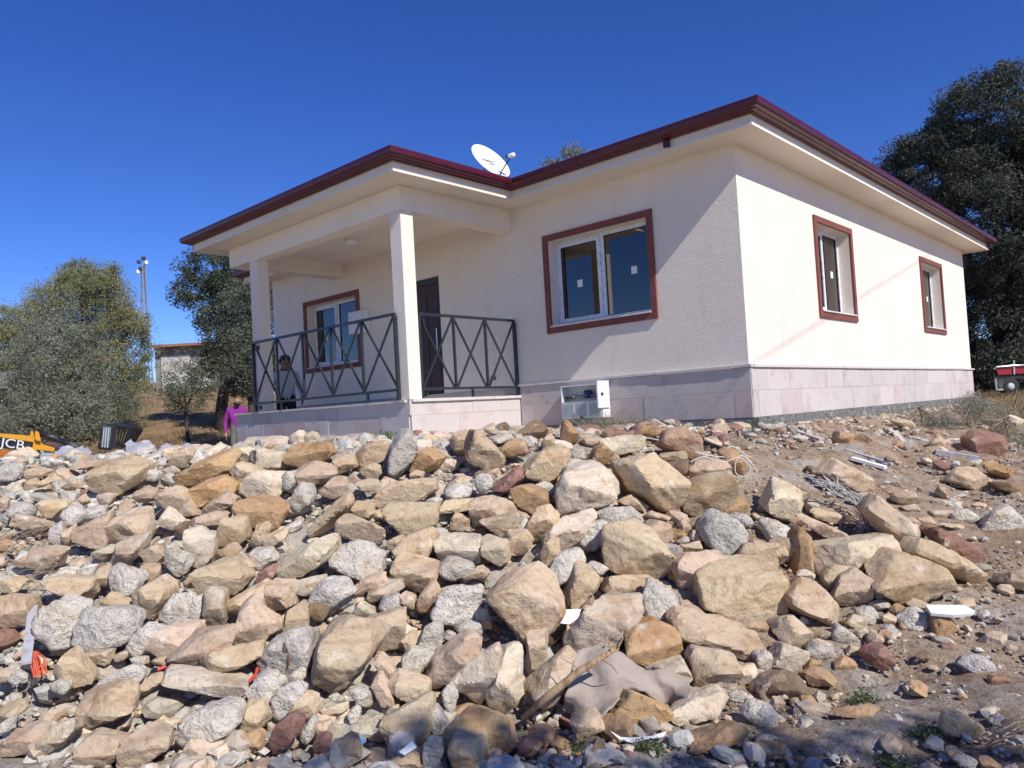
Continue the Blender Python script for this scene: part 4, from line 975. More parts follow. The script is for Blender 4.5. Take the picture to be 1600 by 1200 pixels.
# ---- small rubble nobody could count: broken bits between the rocks and gravel on the ground
def bits(name, n, pts, sizes, cols, label, level=2, flat=0.7):
    base = []
    for k in range(10):
        r = np.random.default_rng(900+k); V0, F0 = ICO[level]
        pl_ = r.normal(size=(8, 3)); pl_ /= np.linalg.norm(pl_, axis=1)[:, None]; D = r.uniform(0.55, 1.0, 8)
        qq = np.clip(V0@pl_.T/D[None], 0, None); rad = 1/np.power((qq**26).sum(1)+1e-3, 1/26.); rad = np.clip(rad, 0.3, 1.25)
        base.append(V0*rad[:, None]*r.uniform(0.7, 1.2, 3)*(1+0.1*vnoise(V0*2.5+k)[:, None]))
    Vs = []; Fs = []; Cs = []; F0 = ICO[level][1]; nvv = len(ICO[level][0])
    for i in range(n):
        q = rng.normal(size=4); q /= np.linalg.norm(q); w_, x, y, z = q
        Rm = np.array([[1-2*(y*y+z*z), 2*(x*y-z*w_), 2*(x*z+y*w_)], [2*(x*y+z*w_), 1-2*(x*x+z*z), 2*(y*z-x*w_)], [2*(x*z-y*w_), 2*(y*z+x*w_), 1-2*(x*x+y*y)]])
        V = base[i % 10]@Rm.T*sizes[i]; V[:, 2] *= flat
        Vs.append(V+pts[i]); Fs.append(F0+i*nvv); Cs.append(np.repeat(cols[i][None], nvv, 0))
    me = mesh_np(name, np.concatenate(Vs), np.concatenate(Fs), False); set_col(me, 'tint', np.concatenate(Cs))
    return tag(link(name, me, MT['rubble']), label, 'rubble', kind='stuff')
PAL = np.array([(0.52, 0.49, 0.44), (0.56, 0.525, 0.47), (0.46, 0.43, 0.38), RGB['p'], RGB['s'], RGB['s'], RGB['o'], (0.46, 0.41, 0.33), RGB['r'], RGB['d']])
def scatter(n, lo, hi, power, w_left, urange, vrange):
    pts = []; ss = []; cc = []
    while len(pts) < n:
        u = rng.uniform(*urange); v = rng.uniform(*vrange)
        if abs(u) > 0.72*v+0.4: continue
        x, y = uv2xy(u, v)
        if y > -0.15 and x < 0.15: continue
        if XL-0.1 < x < XB+0.1 and y > -DP-0.12: continue
        right = u > 0.75 + (v-4.4)*0.42
        if right and rng.random() > (0.24 if v < 6.5 else 0.16): continue
        s = lo + (hi-lo)*rng.random()**power
        if right: s *= 0.7
        pts.append((x, y, float(ground(u, v)) - 0.11*float(heapmask(u, v)) + s*rng.uniform(-0.1, 0.55))); ss.append(s)
        w_ = np.array([3, 3, 3, 2, 2, 2, 0.6, 2, 0.25, 0.3]) if u < w_left else np.array([1.4, 1, 1, 1, 2, 2, 1.8, 1.5, 1, 1])
        cc.append(PAL[rng.choice(10, p=w_/w_.sum())]*rng.uniform(0.8, 1.12))
    return np.array(pts), np.array(ss), np.array(cc)
p_, s_, c_ = scatter(2200, 0.040, 0.12, 2.0, -0.4, (-6.5, 6.0), (3.0, 9.2)); bits('broken_rubble', len(p_), p_, s_, c_, 'broken bits of stone and concrete between the rocks')
p_, s_, c_ = scatter(20000, 0.010, 0.045, 2.2, -0.2, (-6.5, 6.2), (2.9, 9.4)); bits('gravel', len(p_), p_, s_, c_, 'loose gravel and grit over the slope', level=1)

# denser grit and shards on the bare bank at the right and along the foot of the wall
def bank(n, lo, hi, near_wall=False):
    pts = []; ss = []; cc = []
    k = 0; xx = None
    while len(pts) < n:
        if near_wall: x, y = 0.14+abs(rng.normal())*0.35, rng.uniform(-0.3, 9); u, v = xy2uv(x, y)
        else: u, v = rng.uniform(0.6, 6.4), rng.uniform(3.2, 10)
        if u < 0.5+(v-4.4)*0.42 and not near_wall: continue
        if u > 0.72*v+0.4: continue
        x, y = uv2xy(u, v)
        if y > -0.2 and x < 0.13: continue
        if not near_wall and 0.55*math.sin(x*2.3+1.7*math.sin(y*1.9))*math.sin(y*2.9+1.3*math.sin(x*1.3)) < rng.normal()*0.4-0.05: continue
        s = lo+(hi-lo)*rng.random()**2.4; pts.append((x, y, float(ground(u, v))+s*rng.uniform(-0.25, 0.35))); ss.append(s)
        w_ = np.array([1.2, 1.2, 1.5, 1.2, 2, 1.8, 1.2, 2.5, 0.6, 1.0]); cc.append(PAL[rng.choice(10, p=w_/w_.sum())]*rng.uniform(0.7, 1.05))
    return np.array(pts), np.array(ss), np.array(cc)
p_, s_, c_ = bank(8000, 0.004, 0.020); bits('grit', len(p_), p_, s_, c_, 'fine grit over the bare bank at right', level=1)
p_, s_, c_ = bank(240, 0.025, 0.07); bits('stone_shards', len(p_), p_, s_, c_, 'small stone shards half sunk in the bank')
p_, s_, c_ = bank(520, 0.02, 0.075, True); bits('wall_foot_rubble', len(p_), p_, s_, c_, 'crumbled concrete and tile along the foot of the side wall')

# ------------------------------------------------------------------ litter and building waste on the slope
MT['cloth'] = mat('blanket_grey', (0.40, 0.335, 0.285), 0.95, spec=0.1, bump=[(220, 0.004, 3), (12, 0.010, 3)], var=[(4, (0.8, 0.78, 0.76, 1), 0.45, 0.65)])
MT['wood'] = mat('dead_wood', (0.36, 0.25, 0.15), 0.85, bump=[(40, 0.006, 4)], var=[((30, 30, 4), (0.6, 0.55, 0.5, 1), 0.45, 0.6)])
MT['twig'] = mat('dry_twig', (0.34, 0.26, 0.17), 0.9)
MT['lath'] = mat('aluminium_lath', (0.46, 0.45, 0.47), 0.5, var=[(12, (0.75, 0.72, 0.7, 1), 0.45, 0.65)])
MT['foam'] = mat('white_foam', (0.80, 0.80, 0.79), 0.8, bump=[(60, 0.003, 3)])
MT['hose'] = mat('red_hose', (0.62, 0.06, 0.055), 0.5)
MT['wire'] = mat('grey_wire', (0.40, 0.39, 0.37), 0.6, var=[(30, (0.5, 0.48, 0.45, 1), 0.45, 0.6)])
MT['cable'] = mat('white_cable', (0.62, 0.60, 0.56), 0.55)
MT['orange'] = mat('orange_plastic', (0.68, 0.13, 0.06), 0.6)
MT['bluecard'] = mat('blue_card', (0.20, 0.33, 0.56), 0.6)
MT['plastic'] = mat('pale_plastic_sheet', (0.45, 0.45, 0.46), 0.45, bump=[(14, 0.03, 4)], var=[(6, (0.7, 0.7, 0.72, 1), 0.45, 0.65)])
MT['pinkboard'] = mat('pink_board', (0.56, 0.38, 0.29), 0.8)
UP = Vector((0, 0, 1))
RP = [(q['c'][0], q['c'][1], q['ar'], q['dep'], q['T']) for q in rocks]
def surf(px, py, lift=0.04):
    """point on the heap's visible surface: the front of the rock under that pixel, else the ground"""
    p, d = hit(px, py); 
    for (cx, cy, ar, dep, T) in RP:
        if abs(px-cx) < 0.42*math.sqrt(ar) and abs(py-cy) < 0.42*math.sqrt(ar): d = min(d, dep-T*0.62)
    return Vector(CAM + ray(px, py)*(d-lift))
def centre(ps): return sum((Vector(p) for p in ps), Vector())/len(ps)
def stick(name, pts, r0, r1, m, label, cat, lift=0.05, parent=None, group=None, depth=None):
    P = [surf(*p, lift) for p in pts]; o_ = P[0]
    if len(P) > 2:   # smooth
        Q = []
        for i in range(len(P)-1):
            a, b, c, d = P[max(i-1, 0)], P[i], P[i+1], P[min(i+2, len(P)-1)]
            for k in range(6):
                t = k/6; Q.append(0.5*((2*b)+(c-a)*t+(2*a-5*b+4*c-d)*t*t+(3*b-a-3*c+d)*t**3))
        P = Q+[P[-1]]
    o = MB().tube(P, r0, 7, r1).build(name, m, parent, True, origin=tuple(P[0]))
    return tag(o, label, cat, group)
# bare branch
br = empty('branch', surf(818, 1122), 'bare brown branch leaning over the rocks beside the grey blanket', 'branch')
Pb = [surf(816, 1124, 0.12), surf(860, 1085, 0.26), surf(905, 1048, 0.26), surf(968, 1010, 0.16)]
dline = [(p-Vector(CAM)).dot(Vector(CF)) for p in Pb]; 
Pb = [Vector(at(x, y, d)) for (x, y), d in zip(((816, 1124), (850, 1093), (905, 1049), (966, 1011)), np.linspace(min(dline), min(dline)+0.1, 4))]
o0 = Vector(br.location)
MB().tube([p-o0 for p in Pb], [0.017, 0.022, 0.021, 0.014], 8).build('stem', MT['wood'], br, True)
for (a, b) in (((940, 1028), (965, 1052)), ((966, 1011), (972, 985)), ((955, 1018), (940, 990)), ((820, 1122), (850, 1160)), ((905, 1048), (880, 1030))):
    d0 = min(dline)+(0.08 if a[0] > 900 else 0.0); MB().tube([Vector(at(*a, d0))-o0, Vector(at((a[0]+b[0])/2+4, (a[1]+b[1])/2, d0))-o0, Vector(at(*b, d0+0.03))-o0], 0.006, 5, 0.002).build('twig', MT['twig'], br)
# blanket: draped sheet hung over the rocks
def cloth(name, quad, nx, ny, m, label, cat, fold, thick=0.012, dep=None, seed=0, sag=0.06):
    V = []; r = np.random.default_rng(seed); c = [np.array(q, float) for q in quad]
    for j in range(ny+1):
        for i in range(nx+1):
            s, t = i/nx, j/ny; pxy = (1-t)*((1-s)*c[0]+s*c[1])+t*((1-s)*c[3]+s*c[2])
            d = dep[0]+(dep[1]-dep[0])*(1-t)+(dep[2]*(s-0.5))
            p = CAM+ray(*pxy)*d
            V.append((p, s, t))
    ST = np.array([[s*3, t*3, seed] for _, s, t in V]); n = fbm(ST*fold, 3); edge = fbm(ST*2.2+5, 2)
    W = np.array([p for p, _, _ in V]); s = ST[:, 0]/3; t = ST[:, 1]/3
    W = W - CF[None]*((np.sin(np.pi*s)*0.5+0.5)*sag + 0.045*n + 0.02*np.sin(9*s+4*t+2*n))[:, None]
    W = W + CU[None]*(0.03*edge*np.where((t < 0.02) | (t > 0.98), 1, 0.3))[:, None] + CR[None]*(0.03*edge*np.where((s < 0.02) | (s > 0.98), 1, 0.3))[:, None]
    ii = (np.arange(ny)[:, None]*(nx+1)+np.arange(nx)[None]).ravel(); F = np.stack([ii, ii+1, ii+nx+2, ii+nx+1], 1)
    org = W.mean(0); me = mesh_np(name, W-org, F[:, ::-1], True); o = link(name, me, m); o.location = org
    md = o.modifiers.new('thickness', 'SOLIDIFY'); md.thickness = thick
    sb = o.modifiers.new('smooth', 'SUBSURF'); sb.levels = 1; sb.render_levels = 1
    return tag(o, label, cat)
def sdep(px, py): return float((surf(px, py, 0.0)-Vector(CAM)).dot(Vector(CF)))
NET = [[(903, 1014), (940, 1010), (968, 1020), (1012, 1046), (1048, 1040), (1082, 1046)], [(893, 1050), (930, 1052), (962, 1050), (1010, 1062), (1046, 1060), (1080, 1066)], [(886, 1082), (926, 1092), (962, 1074), (1004, 1074), (1046, 1082), (1076, 1086)], [(879, 1108), (926, 1129), (966, 1092), (1000, 1080), (1036, 1102), (1062, 1100)]]
DN = np.array([[min(sdep(*q), 4.75) for q in row] for row in NET]); DN = np.minimum(DN, 0.5*DN+0.5*np.roll(DN, 1, 1)); DN[:] = 0.45*DN+0.55*DN.mean(); DN -= 0.16
DN += np.array([0.10, 0.02, 0.0, 0.03])[:, None]
def net(s, t, A):
    A = np.asarray(A, float); ny, nx = A.shape[:2]
    def cr1(B, x):
        n = len(B); i = min(int(x*(n-1)), n-2); f = x*(n-1)-i; p0, p1, p2, p3 = B[max(i-1, 0)], B[i], B[i+1], B[min(i+2, n-1)]
        return 0.5*(2*p1+(p2-p0)*f+(2*p0-5*p1+4*p2-p3)*f*f+(3*p1-p0-3*p2+p3)*f**3)
    return cr1(np.array([cr1(A[j], s) for j in range(ny)]), t)
NXc, NYc = 60, 36; W_c = []
for j in range(NYc+1):
    for i in range(NXc+1):
        s_, t_ = i/NXc, j/NYc; q = net(s_, t_, NET); d_ = float(net(s_, t_, DN))
        d_ += -0.05*math.sin(math.pi*min(max((s_-0.05)/0.42, 0), 1)) + 0.035*math.sin(7.5*s_+2.2*t_+0.8*math.sin(5*t_)) + 0.018*math.sin(17*s_-6*t_) + 0.05*abs(s_-0.47)**0.5*(s_ > 0.47)
        W_c.append(CAM+ray(*q)*d_)
W_c = np.array(W_c); W_c += 0.011*np.stack([fbm(W_c*11+k, 4) for k in (1, 5, 9)], 1)
ii = (np.arange(NYc)[:, None]*(NXc+1)+np.arange(NXc)[None]).ravel(); oc = W_c.mean(0)
bl = link('blanket', mesh_np('blanket', W_c-oc, np.stack([ii, ii+1, ii+NXc+2, ii+NXc+1], 1)[:, ::-1], True), MT['cloth']); bl.location = oc
bl.modifiers.new('thickness', 'SOLIDIFY').thickness = 0.012
tag(bl, 'folded beige-grey blanket draped over rocks near the bottom of the heap', 'blanket')
def sheet(name, px, m, label, cat, lift=0.05, thick=0.02, bend=0.02, group=None, tilt=None):
    P = [surf(*p, lift) for p in px]; c = centre(P)
    n = (P[1]-P[0]).cross(P[2]-P[0]).normalized(); n = n if n.z > 0 else -n
    b = MB(); b.prism([p-c for p in P], -n*thick/2, n*thick/2); o = b.build(name, m, None, origin=None); o.location = c
    return tag(o, label, cat, group)
def plank(name, a, b_, wpx, m, label, cat, thick=0.025, lift=0.04, group=None):
    A, B = surf(*a, lift), surf(*b_, lift); c = (A+B)/2; d = (A-Vector(CAM)).dot(Vector(CF)); wd = wpx*d/FPX*1.6
    o = MB().bar(A-c, B-c, wd, thick).build(name, m, None, bevel=0.002); o.location = c; return tag(o, label, cat, group)
def img_poly(name, px, m, label, cat, depth_off=0.0, thick=0.01, lean=0.35):
    """an irregular flat scrap lying on the slope, its outline on a plane leaning back from upright"""
    cx, cy = np.mean([p[0] for p in px]), max(p[1] for p in px); base = surf(cx, cy, 0.03+depth_off)
    n = Vector((-FH[0]*math.sin(lean), -FH[1]*math.sin(lean), math.cos(lean))); P = []
    for q in px:
        d = Vector(ray(*q)); t = (base-Vector(CAM)).dot(n)/d.dot(n); P.append(Vector(CAM)+d*t)
    c = centre(P); o = MB().prism([p-c for p in P], -n*thick/2, n*thick/2).build(name, m); o.location = c; return tag(o, label, cat)
img_poly('paper_sheet', [(953, 1142), (970, 1152), (985, 1153), (1018, 1150), (1042, 1143), (1036, 1152), (1008, 1156), (988, 1161), (968, 1156)], MT['paper'], 'crumpled white paper sheet on the ground below the blanket', 'paper', lean=0.9)
img_poly('foam_strip', [(1446, 947), (1490, 947), (1508, 948), (1524, 957), (1515, 961), (1490, 963), (1455, 960)], MT['foam'], 'white foam strip lying on the dirt beside the rocks', 'foam strip', lean=0.40, thick=0.02)
img_poly('paper_scrap', [(872, 962), (878, 953), (908, 952), (903, 966), (890, 976), (874, 974)], MT['paper'], 'white scrap of paper between rocks above the bare branch', 'paper', depth_off=0.12, lean=0.9)
img_poly('paper_label', [(623, 1175), (645, 1157), (651, 1168), (632, 1180)], MT['paper'], 'small white printed label at the foot of the heap', 'paper', lean=0.6, thick=0.004)
img_poly('blue_card', [(555, 1148), (563, 1146), (573, 1158), (565, 1165)], MT['bluecard'], 'small pale blue card scrap among the gravel', 'card', lean=0.6, thick=0.004)
plank('white_board', (1331, 716), (1384, 731), 9, MT['foam'], 'short white board lying on the dirt below the house', 'board', 0.03)
plank('metal_lath', (1320, 703), (1394, 726), 5, MT['lath'], 'grey metal lath lying beside the short white board', 'lath', 0.03)
plank('metal_lath', (1230, 668), (1284, 687), 6, MT['lath'], 'grey metal lath lying against the foundation at the house corner', 'lath', 0.025)
plank('metal_lath', (1180, 664), (1232, 668), 3, MT['lath'], 'thin grey lath along the foot of the foundation', 'lath', 0.02)
plank('metal_lath', (1092, 688), (1131, 703), 6, MT['black'], 'dark metal lath on bare earth right of the red-topped rock', 'lath', 0.04)
plank('stone_slab', (1462, 706), (1529, 717), 12, MT['lath'], 'flat grey stone slab propped on rubble at the right', 'slab', 0.05, 0.08)
for k, (a, b_, wpx) in enumerate((((1385, 668), (1404, 682), 5), ((1400, 660), (1425, 668), 4), ((1420, 682), (1452, 690), 4), ((1376, 688), (1402, 694), 5), ((1445, 690), (1500, 686), 4), ((1560, 678), (1600, 690), 5), ((1398, 674), (1412, 690), 4))):
    plank('tile_offcut', a, b_, wpx, MT['coping'], ['pale tile offcut standing against the broken foundation', 'pale tile offcut nearest the house wall', 'pale tile offcut between the purple rock and the foundation', 'pale tile offcut just above the white board', 'long pale tile offcut behind the purple rock', 'pale tile offcut at the right edge of the picture', 'short steep tile offcut left of the dry shrub'][k], 'tile offcut', 0.02, 0.03, 'tile offcuts by the foundation')
# plastic sheets on the left crest
for k, px in enumerate(([(88, 714), (104, 702), (118, 696), (132, 702), (148, 710), (150, 716), (120, 718)], [(66, 714), (74, 704), (86, 703), (90, 712), (80, 717)], [(196, 700), (212, 690), (236, 687), (248, 694), (240, 702), (215, 706)], [(245, 703), (280, 694), (305, 692), (320, 700), (290, 708)])):
    c_ = np.mean(px, 0); base = hit(*c_)[1]
    base = min(base, 8.6); ww = max(p[0] for p in px)-min(p[0] for p in px); hh = max(p[1] for p in px)-min(p[1] for p in px)
    x0, x1, y0, y1 = min(p[0] for p in px), max(p[0] for p in px), min(p[1] for p in px), max(p[1] for p in px)
    cloth('plastic_sheet', [(x0+ww*0.2, y0), (x1-ww*0.15, y0+hh*0.1), (x1, y1), (x0, y1)], 16, 10, MT['plastic'], ['crumpled pale plastic sheet beside the yellow loader', 'small crumpled plastic sheet touching the loader arm', 'crumpled plastic sheet right of the black crate', 'flat plastic sheet below the small olive sapling'][k], 'plastic sheet', 1.6, 0.01, (base-0.1, base+0.4, 0), 30+k, 0.12)
# silver strip with orange netting
plank('metal_strip', (41, 1036), (52, 948), 9, MT['lath'], 'silver perforated metal strip standing among rocks at the left edge', 'metal strip', 0.02, 0.12)
nt_ = empty('orange_netting', surf(60, 1050), 'torn orange netting below the silver metal strip', 'netting')
for k in range(14):
    a = surf(54+random.uniform(-4, 4), 1018, 0.08); c2 = surf(58+random.uniform(-9, 16), 1056+random.uniform(-8, 4), 0.08); m_ = (a+c2)/2+Vector((random.uniform(-.02, .02), random.uniform(-.02, .02), random.uniform(-.01, .03)))
    MB().tube([p-Vector(nt_.location) for p in (a, m_, c2)], 0.004, 5).build('strand', MT['orange'], nt_)
stick('red_hose', [(366, 1080), (385, 1068), (398, 1056), (402, 1044)], 0.010, 0.010, MT['hose'], 'curved piece of red hose beside a long flat rock', 'hose', 0.06)
stick('red_hose', [(246, 1047), (260, 1041), (273, 1036)], 0.010, 0.010, MT['hose'], 'short straight piece of red hose among rocks at left', 'hose', 0.06)
cp = surf(357, 948, 0.06); tag(MB().lathe([(0.016, 0), (0.022, 0.004), (0.022, 0.02), (0.012, 0.026)], 14, (0, 0, 0), tuple(-CF)).build('red_scrap', MT['hose']), 'small round red plastic scrap on a rock at the left', 'plastic scrap').location = cp
stick('rebar_wire', [(441, 987), (444, 1005), (450, 1022), (452, 1040)], 0.005, 0.005, mat('rust', (0.20, 0.09, 0.05), 0.8), 'rusty wire wrapped over a concrete chunk', 'wire', 0.03)
# wire tangle at the right, cable loops in the middle
wt = empty('wire_tangle', surf(1330, 790), 'tangle of thin grey wires spilling between rocks', 'wire tangle')
for k in range(26):
    j = lambda s=10: random.uniform(-s, s)
    pts = [(1262+random.uniform(0, 40)+j(), 738+random.uniform(0, 22)), (1310+j(14), 764+j(8)), (1340+j(), 782+j()), (1356+j(8), 808+j(10)), (1352+j(14), 836+j(10))]
    d_ = hit(1330, 800)[1]-random.uniform(0.05, 0.3); P = [Vector(at(*p, d_+0.25*(800-p[1])/100))-Vector(wt.location) for p in pts]
    MB().tube(P, random.uniform(0.003, 0.006), 5).build('strand', MT['wire'], wt)
cl = empty('cable_loops', surf(1150, 720), 'pale thin cable looping over the rocks near the house corner', 'cable')
def spline(px, dep, jit=0):
    P = [Vector(at(x, y, dep))-Vector(cl.location) for x, y in px]; Q = []
    for i in range(len(P)-1):
        a, b, c, d = P[max(i-1, 0)], P[i], P[i+1], P[min(i+2, len(P)-1)]
        for k in range(6): t = k/6; Q.append(0.5*((2*b)+(c-a)*t+(2*a-5*b+4*c-d)*t*t+(3*b-a-3*c+d)*t**3))
    return Q+[P[-1]]
for px in ([(986, 705), (990, 690), (1005, 684), (1030, 688), (1060, 696)], [(1078, 722), (1100, 714), (1130, 722), (1155, 715), (1172, 730), (1165, 744), (1150, 740), (1150, 720), (1160, 712), (1178, 728)], [(1130, 703), (1145, 698), (1165, 712), (1184, 738)], [(1010, 716), (1000, 706), (1018, 700), (1022, 712)], [(1085, 706), (1110, 712), (1150, 716)]):
    MB().tube(spline(px, hit(*px[len(px)//2])[1]-0.38), 0.005, 6).build('strand', MT['cable'], cl, True)
# dry twig heaps
def twigs(label, cx, cy, wx, wy, n, m='twig', ln=60):
    e = empty('twig_heap', surf(cx, cy), label, 'twigs'); d0 = hit(cx, cy)[1]-0.12; b = []
    for k in range(n):
        x, y = cx+random.uniform(-wx, wx), cy+random.uniform(-wy, wy); a = random.gauss(-0.35, 0.45); l = ln*random.uniform(0.4, 1)
        p0, p1 = Vector(at(x, y, d0+random.uniform(-.1, .1))), Vector(at(x+l*math.cos(a), y+l*math.sin(a), d0+random.uniform(-.1, .15))); mm = (p0+p1)/2+Vector((0, 0, random.uniform(-.02, .03)))
        MB().tube([q-Vector(e.location) for q in (p0, mm, p1)], random.uniform(0.002, 0.005), 4, 0.0015).build('twig', MT[m], e)
twigs('heap of dry brown twigs at the left edge of the rubble', 25, 850, 40, 22, 34)
twigs('small bunch of dry twigs right of the loader', 60, 905, 28, 14, 14)
twigs('few grey twigs between rocks above the red hose', 275, 905, 14, 14, 10, ln=34)
twigs('twigs caught beside the long branch', 930, 1030, 30, 22, 12, ln=50)
twigs('few dry twigs on the bare ground at the lower right', 1560, 1148, 36, 10, 7, ln=70)
# pink plank behind the crest at left
# ------------------------------------------------------------------ black crate, loader, people
ct = hit(190, 697)[0]; dcr = min(hit(190, 700)[1], 9.2)
cr = empty('black_crate', at(190, 703, dcr), 'broken black slatted crate standing on the crest of the rubble', 'crate'); co = Vector(cr.location)
def fr(px, w_=0.03):
    P = [Vector(at(x, y, d))-co for x, y, d in px]; b = MB()
    for i in range(len(P)): b.bar(P[i], P[(i+1) % len(P)], w_, w_)
    return b
D = dcr
fr([(155, 700, D), (161, 664, D), (176, 664, D), (173, 702, D)]).build('side_frame', MT['black'], cr)
fr([(177, 699, D+.02), (180, 662, D+.02), (206, 667, D+.05), (192, 699, D+.05)]).build('side_frame', MT['black'], cr)
fr([(180, 662, D+.02), (206, 667, D+.05), (221, 670, D+.5), (200, 660, D+.45)], 0.035).build('lid_frame', MT['black'], cr)
for k in range(5):
    t = (k+0.5)/5; a = Vector(at(180+26*t, 662+5*t, D+.03))-co; c3 = Vector(at(177+15*t, 699, D+.04))-co; MB().bar(a, c3, 0.02, 0.012).build('slat', MT['black'], cr)
for k in range(4):
    t = (k+0.5)/4; a = Vector(at(160+15*t, 664, D+.01))-co; c3 = Vector(at(156+17*t, 701, D+.01))-co; MB().bar(a, c3, 0.05, 0.012).build('slat', MT['greymetal'], cr)
for k in range(5):
    t = (k+0.5)/5; a = Vector(at(182+24*t, 663+5*t, D+.06))-co; c3 = Vector(at(201+20*t, 661+9*t, D+.47))-co; MB().bar(a, c3, 0.045, 0.012).build('slat', MT['black'], cr)
MB().add([Vector(at(205, 668, D+.1))-co, Vector(at(222, 672, D+.5))-co, Vector(at(208, 694, D+.5))-co, Vector(at(193, 699, D+.1))-co, Vector(at(207, 668, D+.16))-co, Vector(at(224, 672, D+.56))-co, Vector(at(210, 694, D+.56))-co, Vector(at(195, 699, D+.16))-co], [(0,1,2,3),(7,6,5,4),(0,4,5,1),(1,5,6,2),(2,6,7,3),(3,7,4,0)]).build('side_panel', MT['black'], cr)
# yellow loader: arm, linkage, bucket, nose and wheels standing behind the crest
MT['jcb'] = mat('loader_yellow', (0.78, 0.36, 0.025), 0.42, var=[(5, (0.85, 0.8, 0.75, 1), 0.5, 0.7)])
MT['tyre'] = mat('tyre', (0.02, 0.02, 0.02), 0.85, bump=[(30, 0.01, 3)])
MT['white_paint'] = mat('white_letters', (0.8, 0.8, 0.8), 0.5)
dj = 13.0
ld = empty('loader', at(20, 760, dj), 'yellow backhoe loader with its arm lowered behind the rubble at left', 'loader'); lo = Vector(ld.location)
rx = Vector((RH[0], RH[1], 0)); fy = Vector((FH[0], FH[1], 0))
sj = dj/FPX
def LP(x, y, d=0.0): return Vector(at(x, y, dj+d))-lo
def slabp(px, d0, d1, nm, m):
    b = MB(); P0 = [LP(x, y, d0) for x, y in px]; P1 = [LP(x, y, d1) for x, y in px]; n = len(px)
    b.add(P0+P1, [tuple(range(n)), tuple(range(2*n-1, n-1, -1))]+[(i, (i+1) % n, n+(i+1) % n, n+i) for i in range(n)]); return b.build(nm, m, ld, bevel=0.008)
arm = [(-70, 672), (-30, 676), (12, 678), (46, 681), (58, 684), (66, 694), (86, 700), (84, 706), (60, 703), (48, 706), (20, 703), (-40, 700), (-75, 694)]
slabp(arm, 0, 0.18, 'arm', MT['jcb']); slabp(arm, 0.95, 1.13, 'arm', MT['jcb'])
slabp([(47, 684), (47.5, 675), (50, 673), (52, 675), (53, 685)], 0.0, 0.06, 'lug', MT['jcb']); slabp([(54, 684), (54.5, 675), (57, 673), (61, 676), (64, 690), (56, 688)], -0.06, -0.005, 'lug', MT['jcb'])
slabp([(-75, 703), (20, 705), (50, 707), (46, 712), (-70, 712)], 0.02, 0.16, 'lower_rail', mat('loader_orange', (0.55, 0.14, 0.03), 0.5))
MB().tube([LP(60, 676, 0.1), LP(92, 687, 0.1)], 0.055, 10).build('hydraulic_ram', MT['black'], ld, True)
MB().tube([LP(92, 687, 0.1), LP(126, 701, 0.12)], 0.05, 10).build('ram_rod', MT['black'], ld, True)
slabp([(46, 708), (56, 699), (70, 692), (84, 690), (98, 694), (110, 702), (124, 706), (124, 716), (60, 716)], 0.2, 1.0, 'bucket', MT['greymetal'])
slabp([(-200, 655), (-60, 660), (-52, 676), (-52, 720), (-200, 720)], 0.25, 0.9, 'bonnet', MT['jcb'])
for dd in (-0.05, 0.95): MB().lathe([(0.25, -0.15), (0.46, -0.14), (0.5, -0.08), (0.5, 0.08), (0.46, 0.14), (0.25, 0.15)], 28, LP(-90, 722, dd), tuple(fy)).build('wheel', MT['tyre'], ld, True)
slabp([(-420, 560), (-260, 560), (-230, 655), (-200, 720), (-420, 720)], 0.1, 1.05, 'cab', MT['black'])
jl = text_mesh('JCB', 0.215, 0.002); lp = link('lettering', jl, MT['white_paint'], ld)
ang = math.atan2((LP(40, 700)-LP(0, 694)).dot(Vector((0, 0, 1))), (LP(40, 700)-LP(0, 694)).dot(rx))
XA = (rx*math.cos(ang)+UP*math.sin(ang)).normalized(); NA = (-fy).normalized(); YA = NA.cross(XA).normalized()
RJ = Matrix((XA*1.25, YA, NA)).transposed().to_4x4(); lp.matrix_local = Matrix.Translation(LP(20, 694, -0.008)) @ RJ
bk = MB(); bk.box(-0.34, 0.34, -0.088, 0.088, 0, 0.003); bo = bk.build('lettering_plate', MT['black'], ld); bo.matrix_local = Matrix.Translation(LP(20, 694, -0.0045)) @ Matrix((XA, YA, NA)).transposed().to_4x4()
# red farm vehicle at the right edge
dv = 17.0; rv = empty('red_pickup', at(1590, 612, dv), 'red pickup bed with chrome rail behind the dry weeds at right', 'pickup'); ro = Vector(rv.location)
MT['redpaint'] = mat('red_paint', (0.30, 0.015, 0.03), 0.3)
def RPp(x, y, d=0): return Vector(at(x, y, dv+d))-ro
def slabr(px, d0, d1, nm, m, bv=0.01):
    b = MB(); P0 = [RPp(x, y, d0) for x, y in px]; P1 = [RPp(x, y, d1) for x, y in px]; n = len(px)
    b.add(P0+P1, [tuple(range(n)), tuple(range(2*n-1, n-1, -1))]+[(i, (i+1) % n, n+(i+1) % n, n+i) for i in range(n)]); return b.build(nm, m, rv, bevel=bv)
slabr([(1556, 576), (1583, 573), (1583, 585), (1560, 586)], 0, 1.4, 'bed_side', MT['redpaint']); slabr([(1584.5, 571), (1690, 566), (1690, 584), (1584.5, 584)], 0, 1.4, 'door_side', MT['redpaint'])
MB().tube([RPp(1553, 577, -.02), RPp(1557, 573.5, -.02), RPp(1583, 571.5, -.02), RPp(1690, 566, -.02)], 0.03, 8).build('rail', MT['chrome'], rv, True)
slabr([(1553, 577), (1556, 576), (1559, 586), (1690, 584), (1690, 592), (1553, 592)], 0.05, 1.35, 'chassis', MT['black'])
